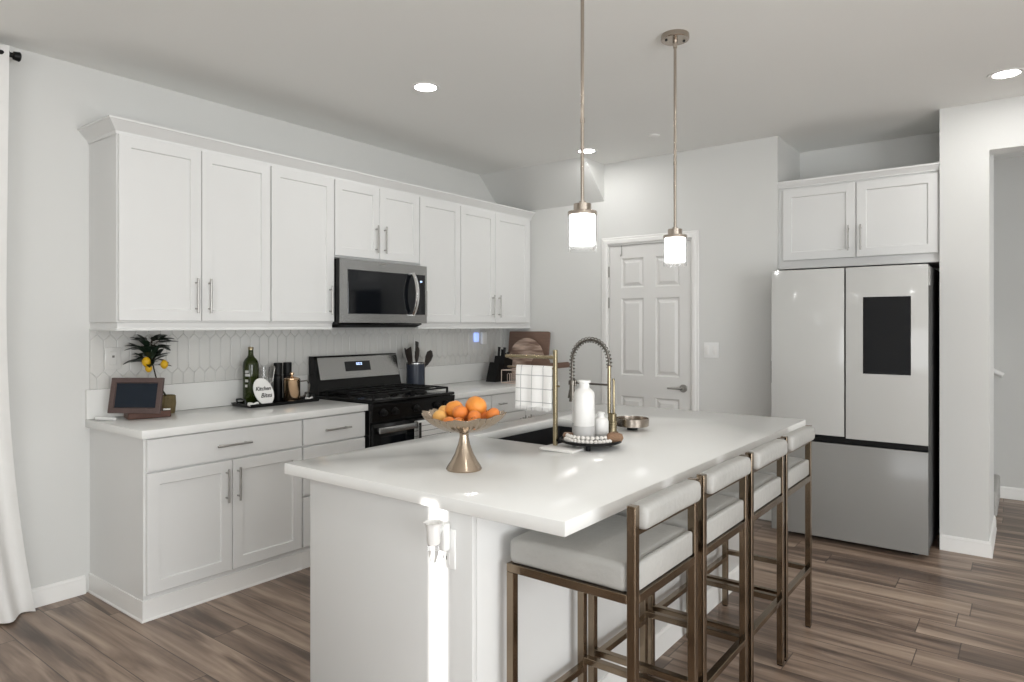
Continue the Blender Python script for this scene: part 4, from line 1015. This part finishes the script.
for i in range(58):
    a = random.uniform(0, 2*PI); e = random.uniform(-0.35, 0.9); hgt = random.uniform(-0.045, 0.10)
    d = Vector((math.cos(a)*math.cos(e)*0.75, math.sin(a)*math.cos(e)*1.25, math.sin(e)))
    if d.x < -0.45: d.x = -0.45
    L = random.uniform(0.055, 0.095); st_ = top+Vector((0, 0, hgt)); br = st_+d.normalized()*random.uniform(0.012, 0.055)
    if br.x+d.normalized().x*L < 0.025: continue
    if (br.z+d.normalized().z*L) > 1.378: d.z *= 0.2; br.z = min(br.z, 1.33)
    tube(bm, [st_, br], 0.0016, 5); leafgeo(bmL, br, d, L, random.uniform(0.017, 0.024))
obj('stem', bm, M_stem, t); obj('foliage', bmL, M_leaf, t, ang=60)
for (x, y, z, r) in ((0.175, 0.232, 1.214, 0.022), (0.172, 0.246, 1.178, 0.018), (0.178, 0.326, 1.196, 0.020)):
    bm = nb(); bmesh.ops.create_uvsphere(bm, u_segments=20, v_segments=14, radius=r)
    for v in bm.verts:
        v.co.z *= 1.15; h = math.hypot(v.co.x, v.co.y)
        if abs(v.co.z) > r*0.9: v.co.z *= 1.08
        v.co += Vector((x, y, z))
    obj('lemon', bm, M_lemon, t, ang=70)

# ------------------------------------------------------------------ black tray with bottle, sign, mills, mug
tx0, tx1, ty0, ty1 = 0.050, 0.265, 0.792, 1.290
t = thing('serving_tray', 'long black serving tray on the worktop left of the range', 'tray', ((tx0+tx1)/2, (ty0+ty1)/2, CT))
bm = nb(); panel(bm, ty1-ty0, tx1-tx0, [(0.006, 0), (0, 0.020), (0.003, 0.021), (0.010, 0.006)], lambda p: (tx1-p[1], ty0+p[0], CT+p[2])); obj('tray_plate', bm, M_black, t)
for y, s in ((ty0, -1), (ty1, 1)):
    bm = nb(); xm = (tx0+tx1)/2; tube(bm, [(xm-0.05, y-s*0.004, CT+0.018), (xm-0.048, y-s*0.002, CT+0.045), (xm, y-s*0.0, CT+0.050), (xm+0.048, y-s*0.002, CT+0.045), (xm+0.05, y-s*0.004, CT+0.018)], 0.006, 10); obj('handle', bm, M_black, t)
TZ = CT+0.0075
t = thing('oil_bottle', 'tall dark green glass bottle at the left end of the black tray', 'bottle', (0.115, 0.885, TZ))
bm = nb(); lathe(bm, (0.115, 0.885, TZ), [(0, 0), (0.044, 0), (0.047, 0.005), (0.047, 0.245), (0.044, 0.262), (0.035, 0.278), (0.022, 0.292), (0.0165, 0.304), (0.0150, 0.335), (0, 0.335)], 44); obj('bottle_glass', bm, M_greeng, t, ang=50)
bm = nb(); lathe(bm, (0.115, 0.885, TZ), [(0, 0.3355), (0.0135, 0.3355), (0.0165, 0.337), (0.0165, 0.352), (0.0145, 0.355), (0, 0.355)], 24); obj('stopper', bm, M_gold, t)
bm = nb()
for zz, ww in ((0.205, 0.020), (0.185, 0.026), (0.150, 0.018), (0.118, 0.014)):
    yc = 0.905+0.012
    n = 6; prev = None
    for k in range(n+1):
        aa = math.radians(-55+(ww*1400)*k/n-20); x, y = 0.115+0.0478*math.cos(aa), 0.885+0.0478*math.sin(aa)
        q = (bm.verts.new((x, y, TZ+zz-0.010)), bm.verts.new((x, y, TZ+zz+0.006)))
        if prev: bm.faces.new((prev[0], q[0], q[1], prev[1]))
        prev = q
obj('label_print', bm, M_ceramg, t, smooth=False)
t = thing('glass_carafe', 'small clear glass carafe with wire handle behind the oval sign', 'carafe', (0.100, 0.985, TZ))
bm = nb(); lathe(bm, (0.105, 0.985, TZ), [(0, 0), (0.030, 0), (0.032, 0.004), (0.030, 0.18), (0.034, 0.225), (0.032, 0.225), (0.028, 0.18), (0.029, 0.006), (0, 0.005)], 36); obj('carafe_glass', bm, M_clear, t)
bm = nb(); tube(bm, [(0.118, 1.012, TZ+0.225), (0.124, 1.045, TZ+0.225), (0.124, 1.047, TZ+0.215), (0.118, 1.035, TZ+0.13), (0.112, 1.016, TZ+0.12)], 0.0035, 8); obj('handle', bm, M_nickel, t)
random.seed(5)
for x, y, lab in ((0.105, 1.083, 'black cylindrical pepper mill next to the oval sign, the left one of two'), (0.095, 1.160, 'black cylindrical salt mill behind the copper press, the right one of two')):
    t = thing('pepper_mill', lab, 'mill', (x, y, TZ), 0, 'black mills on the tray')
    bm = nb(); lathe(bm, (x, y, TZ), [(0, 0), (0.026, 0), (0.027, 0.003), (0.027, 0.165), (0.0245, 0.167), (0, 0.167)], 32); obj('mill_body', bm, M_blackm, t)
    bm = nb(); lathe(bm, (x, y, TZ), [(0, 0.1675), (0.0245, 0.1675), (0.027, 0.170), (0.027, 0.243), (0.024, 0.247), (0, 0.247)], 32); obj('mill_cap', bm, M_blackm, t)
cx_, cy_ = 0.190, 1.128
t = thing('coffee_press', 'copper lidded coffee press with dark loop handle on the black tray', 'coffee press', (cx_, cy_, TZ))
bm = nb(); lathe(bm, (cx_, cy_, TZ), [(0, 0), (0.050, 0), (0.052, 0.004), (0.052, 0.135), (0.054, 0.140), (0.050, 0.142), (0, 0.142)], 44); obj('mug_body', bm, M_copper, t)
bm = nb(); lathe(bm, (cx_, cy_, TZ), [(0, 0.1425), (0.050, 0.1425), (0.050, 0.148), (0.030, 0.156), (0.010, 0.160), (0.008, 0.168), (0.014, 0.174), (0.013, 0.184), (0, 0.188)], 36); obj('lid', bm, M_copper, t)
bm = nb(); tube(bm, [(cx_+0.03, cy_+0.042, TZ+0.128), (cx_+0.045, cy_+0.082, TZ+0.130), (cx_+0.052, cy_+0.098, TZ+0.105), (cx_+0.050, cy_+0.092, TZ+0.06), (cx_+0.038, cy_+0.058, TZ+0.03), (cx_+0.03, cy_+0.042, TZ+0.028)], 0.0042, 10); obj('handle', bm, M_bronze, t)
# oval sign
t = thing('oval_sign', 'white oval sign with black script lettering leaning on the black tray', 'sign', (0.235, 0.9, TZ))
sc = Vector((0.225, 0.897, TZ+0.0835)); tilt = 0.16; roll_ = -0.22
def SM(u, v, o):
    uu = u*math.cos(roll_)-v*math.sin(roll_); vv = u*math.sin(roll_)+v*math.cos(roll_)
    return Vector((sc.x+0.012-vv*math.sin(tilt)+o*math.cos(tilt), sc.y+uu, sc.z+vv*math.cos(tilt)+o*math.sin(tilt)))
roll_ = 0.0; ea = 0.42
def EL(a, b, t_, o): u, v = a*math.cos(t_), b*math.sin(t_); return SM(u*math.cos(ea)-v*math.sin(ea), u*math.sin(ea)+v*math.cos(ea), o)
bm = nb(); n = 56; A, B, Cc = [], [], []
for k in range(n):
    a = 2*PI*k/n; A.append(bm.verts.new(EL(0.062, 0.088, a, -0.004))); B.append(bm.verts.new(EL(0.062, 0.088, a, 0.002))); Cc.append(bm.verts.new(EL(0.060, 0.086, a, 0.004)))
for P, Q in ((A, B), (B, Cc)):
    for k in range(n): bm.faces.new((P[k], P[(k+1) % n], Q[(k+1) % n], Q[k]))
bm.faces.new(A[::-1]); bm.faces.new(Cc); obj('plaque', bm, M_ceram, t, ang=30)
bmT = nb()
for body, v0, size in (('Kitchen', 0.008, 0.033), ('Bites', -0.036, 0.038)):
    cu = bpy.data.curves.new('lettering', 'FONT'); cu.body = body; cu.size = size; cu.align_x = 'CENTER'; cu.shear = 0.3; cu.offset = 0.0006; cu.extrude = 0.0006
    cu.space_character = 1.0
    tmp = bpy.data.objects.new('tmp', cu); C.objects.link(tmp); bpy.context.view_layer.update()
    me = bpy.data.meshes.new_from_object(tmp.evaluated_get(bpy.context.evaluated_depsgraph_get()))
    for v in me.vertices: v.co = SM(v.co.x+(-0.006 if body == 'Kitchen' else 0.012), v.co.y+v0, 0.0047+v.co.z)
    bmT.from_mesh(me); bpy.data.objects.remove(tmp); bpy.data.curves.remove(cu); bpy.data.meshes.remove(me)
obj('lettering', bmT, M_ink, t, smooth=False)
# small white knot ornaments at both ends of the tray
for (x, y, s, lab) in ((0.245, 0.815, 1.0, 'white ceramic knot ornament at the left front corner of the black tray'), (0.215, 1.235, 0.8, 'small white ornament at the right end of the black tray by the press handle')):
    pts = []
    for k in range(49):
        a = 2*PI*k/48; pts.append((x+0.010*s*math.sin(2*a), y+0.024*s*math.cos(a)+0.012*s*math.cos(2*a), TZ+0.014*s+0.006*s*math.sin(3*a)))
    bm = nb(); tube(bm, pts, 0.0072*s, 10); tag(obj('knot_ornament', bm, M_ceram, ang=70), lab, 'ornament')

# ------------------------------------------------------------------ right worktop: crock, knife block, boards, rack
t = thing('utensil_crock', 'navy cylindrical crock with silver rim holding dark utensils right of the range', 'utensil holder', (0.150, 2.275, CT))
kx, ky = 0.150, 2.272
bm = nb(); lathe(bm, (kx, ky, CT), [(0, 0), (0.070, 0), (0.073, 0.004), (0.073, 0.196), (0.069, 0.196), (0.069, 0.02), (0, 0.02)], 48); obj('crock', bm, M_navy, t)
bm = nb(); lathe(bm, (kx, ky, CT), [(0.0690, 0.1962), (0.0742, 0.1962), (0.0742, 0.206), (0.0690, 0.206)], 48, closed=True); obj('rim', bm, M_steel, t)
def utensil(label, name, dy, dx, hgt, lean_y, lean_x, shape, turn=0.3):
    b0_ = Vector((kx+dx*0.4, ky+dy*0.4, CT+0.0225)); tip = Vector((kx+dx+lean_x, ky+dy+lean_y, hgt))
    t = thing(name, label, 'utensil', tuple(b0_), 0, 'utensils in the navy crock')
    ax = (tip-b0_).normalized(); neck = tip-ax*0.125
    bm = nb(); tube(bm, [b0_, neck, neck+ax*0.02], [0.006, 0.0055, 0.005], 10); obj('handle', bm, M_utens, t)
    sd = Vector((math.sin(turn)*-1, math.cos(turn), 0)); sd = (sd-ax*sd.dot(ax)).normalized(); up = ax.cross(sd)
    bm = nb(); ring = []
    prof = {'spoon': [(0, 0.006), (0.15, 0.017), (0.45, 0.030), (0.75, 0.031), (0.93, 0.020), (1, 0.006)], 'spatula': [(0, 0.008), (0.1, 0.028), (0.5, 0.034), (0.97, 0.038), (1, 0.036)], 'ladle': [(0, 0.007), (0.2, 0.022), (0.5, 0.036), (0.8, 0.036), (1, 0.012)]}[shape]
    for f, w_ in prof:
        c_ = neck+ax*(0.135*f); bow = 0.0 if shape == 'spatula' else 0.010*math.sin(PI*f)
        w_ *= 1.25; ring.append([bm.verts.new(c_+sd*q*w_+up*(o_-bow*(1-abs(q)))) for q, o_ in ((-1, 0), (-0.5, -0.002), (0, -0.003), (0.5, -0.002), (1, 0), (0.5, 0.003), (0, 0.002), (-0.5, 0.003))])
    for P, Q in zip(ring, ring[1:]):
        for k in range(8): bm.faces.new((P[k], P[(k+1) % 8], Q[(k+1) % 8], Q[k]))
    bm.faces.new(ring[0][::-1]); bm.faces.new(ring[-1]); obj('head', bm, M_utens, t, ang=60)
utensil('dark wooden spatula leaning left in the navy crock', 'spatula', -0.035, 0.0, 1.225, -0.060, 0.02, 'spatula')
utensil('dark wooden spoon in the middle left of the navy crock', 'wooden_spoon', -0.02, 0.02, 1.235, -0.015, 0.035, 'spoon')
utensil('tallest dark slotted turner standing upright in the navy crock', 'turner', 0.015, -0.02, 1.272, 0.030, -0.01, 'spatula', 0.5)
utensil('dark wooden ladle leaning right in the navy crock', 'ladle', 0.04, 0.01, 1.200, 0.10, 0.02, 'ladle', 0.1)
utensil('short dark spoon at the back of the navy crock', 'wooden_spoon', 0.0, -0.035, 1.225, -0.05, -0.03, 'spoon', 0.6)

t = thing('knife_block', 'black slanted knife block in the corner left of the cutting boards', 'knife block', (0.28, 3.2, CT))
bm = nb(); prism(bm, [(3.205, CT), (3.350, CT), (3.372, CT+0.185), (3.262, CT+0.225)], 'x', 0.150, 0.265)
prism(bm, [(3.125, CT), (3.204, CT), (3.246, CT+0.155), (3.180, CT+0.170)], 'x', 0.155, 0.260)
obj('block', bm, M_blackm, t, smooth=False)
for (x, y, L) in ((0.175, 3.285, 0.085), (0.207, 3.290, 0.065), (0.240, 3.280, 0.080), (0.175, 3.335, 0.060), (0.207, 3.338, 0.050), (0.240, 3.335, 0.055)):
    zt_ = CT+0.225-(y-3.262)*0.364+0.001
    bm = nb(); p = Vector((x, y, zt_)); d_ = Vector((0.0, 0.10, 0.99)).normalized(); tube(bm, [p, p+d_*L*0.15, p+d_*L*0.6, p+d_*L], [0.009, 0.012, 0.011, 0.013], 10)
    o = obj('kitchen_knife', bm, M_blackm); tag(o, 'black knife handle standing in the slanted knife block', 'knife', 'knives in the block')

# cutting boards leaning on the back wall
def leanboard(label, name, outline, y0, lean, th, z0, m, hole=None):
    bm = nb(); A = []; B = []
    for (x, h) in outline:
        A.append(bm.verts.new((x, y0+h*math.sin(lean), z0+h*math.cos(lean)+0.0))); B.append(bm.verts.new((x, y0+h*math.sin(lean)-th, z0+h*math.cos(lean)+0.004)))
    n = len(outline)
    for k in range(n): bm.faces.new((A[k], A[(k+1) % n], B[(k+1) % n], B[k]))
    bm.faces.new(A[::-1]); bm.faces.new(B)
    o = obj(name, bm, m, None, smooth=False); tag(o, label, 'cutting board', 'cutting boards in the corner'); return o
def rrect(x0, x1, h0, h1, r):
    out = []
    for cx2, cz2, a0 in ((x1-r, h1-r, 0), (x0+r, h1-r, 90), (x0+r, h0+r, 180), (x1-r, h0+r, 270)):
        for k in range(6): a = math.radians(a0+18*k); out.append((cx2+r*math.cos(a), cz2+r*math.sin(a)))
    return out
leanboard('large dark rectangular cutting board leaning on the back wall, behind the round one', 'cutting_board', rrect(0.120, 0.568, 0, 0.440, 0.012), 3.482, 0.12, 0.018, CT, M_walnut)
circ = [(0.352+0.190*math.cos(a), 0.190+0.190*math.sin(a)) for a in [2*PI*k/56 for k in range(56)]]
leanboard('round striped wooden cutting board in front of the rectangular one', 'cutting_board', circ, 3.443, 0.12, 0.016, CT, M_stripe)
# round paddle board lying diagonally with its handle to the right
hc = Vector((0.545, 0.130)); pr_ = 0.105; hd = Vector((math.cos(0.10), math.sin(0.10)))
pout = []
for k in range(48):
    a = math.radians(5.7+13+(334)*k/47); pout.append((hc.x+pr_*math.cos(a), hc.y+pr_*math.sin(a)))
e1 = hc+hd*0.29; nd = Vector((-hd.y, hd.x))*0.022
pout += [(e1.x-nd.x, e1.y-nd.y), (e1.x+nd.x*0.0+hd.x*0.01, e1.y+hd.y*0.01), (e1.x+nd.x, e1.y+nd.y)]
leanboard('dark round paddle board with a short handle pointing right', 'paddle_board', pout, 3.405, 0.12, 0.015, CT, M_walnut)
# wire rack
t = thing('wire_rack', 'small pale wire rack on the worktop in front of the boards', 'rack', (0.42, 3.16, CT))
bm = nb()
for z in (CT+0.002+0.002, CT+0.112):
    tube(bm, [(0.36, 3.09, z), (0.52, 3.09, z), (0.52, 3.30, z), (0.36, 3.30, z), (0.36, 3.09, z)], 0.0032, 8)
obj('ring', bm, M_rack, t)
for (x, y) in [(0.36, 3.09), (0.52, 3.09), (0.52, 3.30), (0.36, 3.30)]:
    bm = nb(); tube(bm, [(x, y, CT+0.002), (x, y, CT+0.112)], 0.0032, 8); obj('post', bm, M_rack, t)
for k in range(6):
    y = 3.12+k*0.03; bm = nb(); tube(bm, [(0.36, y, CT+0.004), (0.40, y, CT+0.004), (0.40, y, CT+0.075), (0.415, y, CT+0.085), (0.43, y, CT+0.075), (0.43, y, CT+0.004), (0.52, y, CT+0.004)], 0.002, 6); obj('wire_loop', bm, M_rack, t)
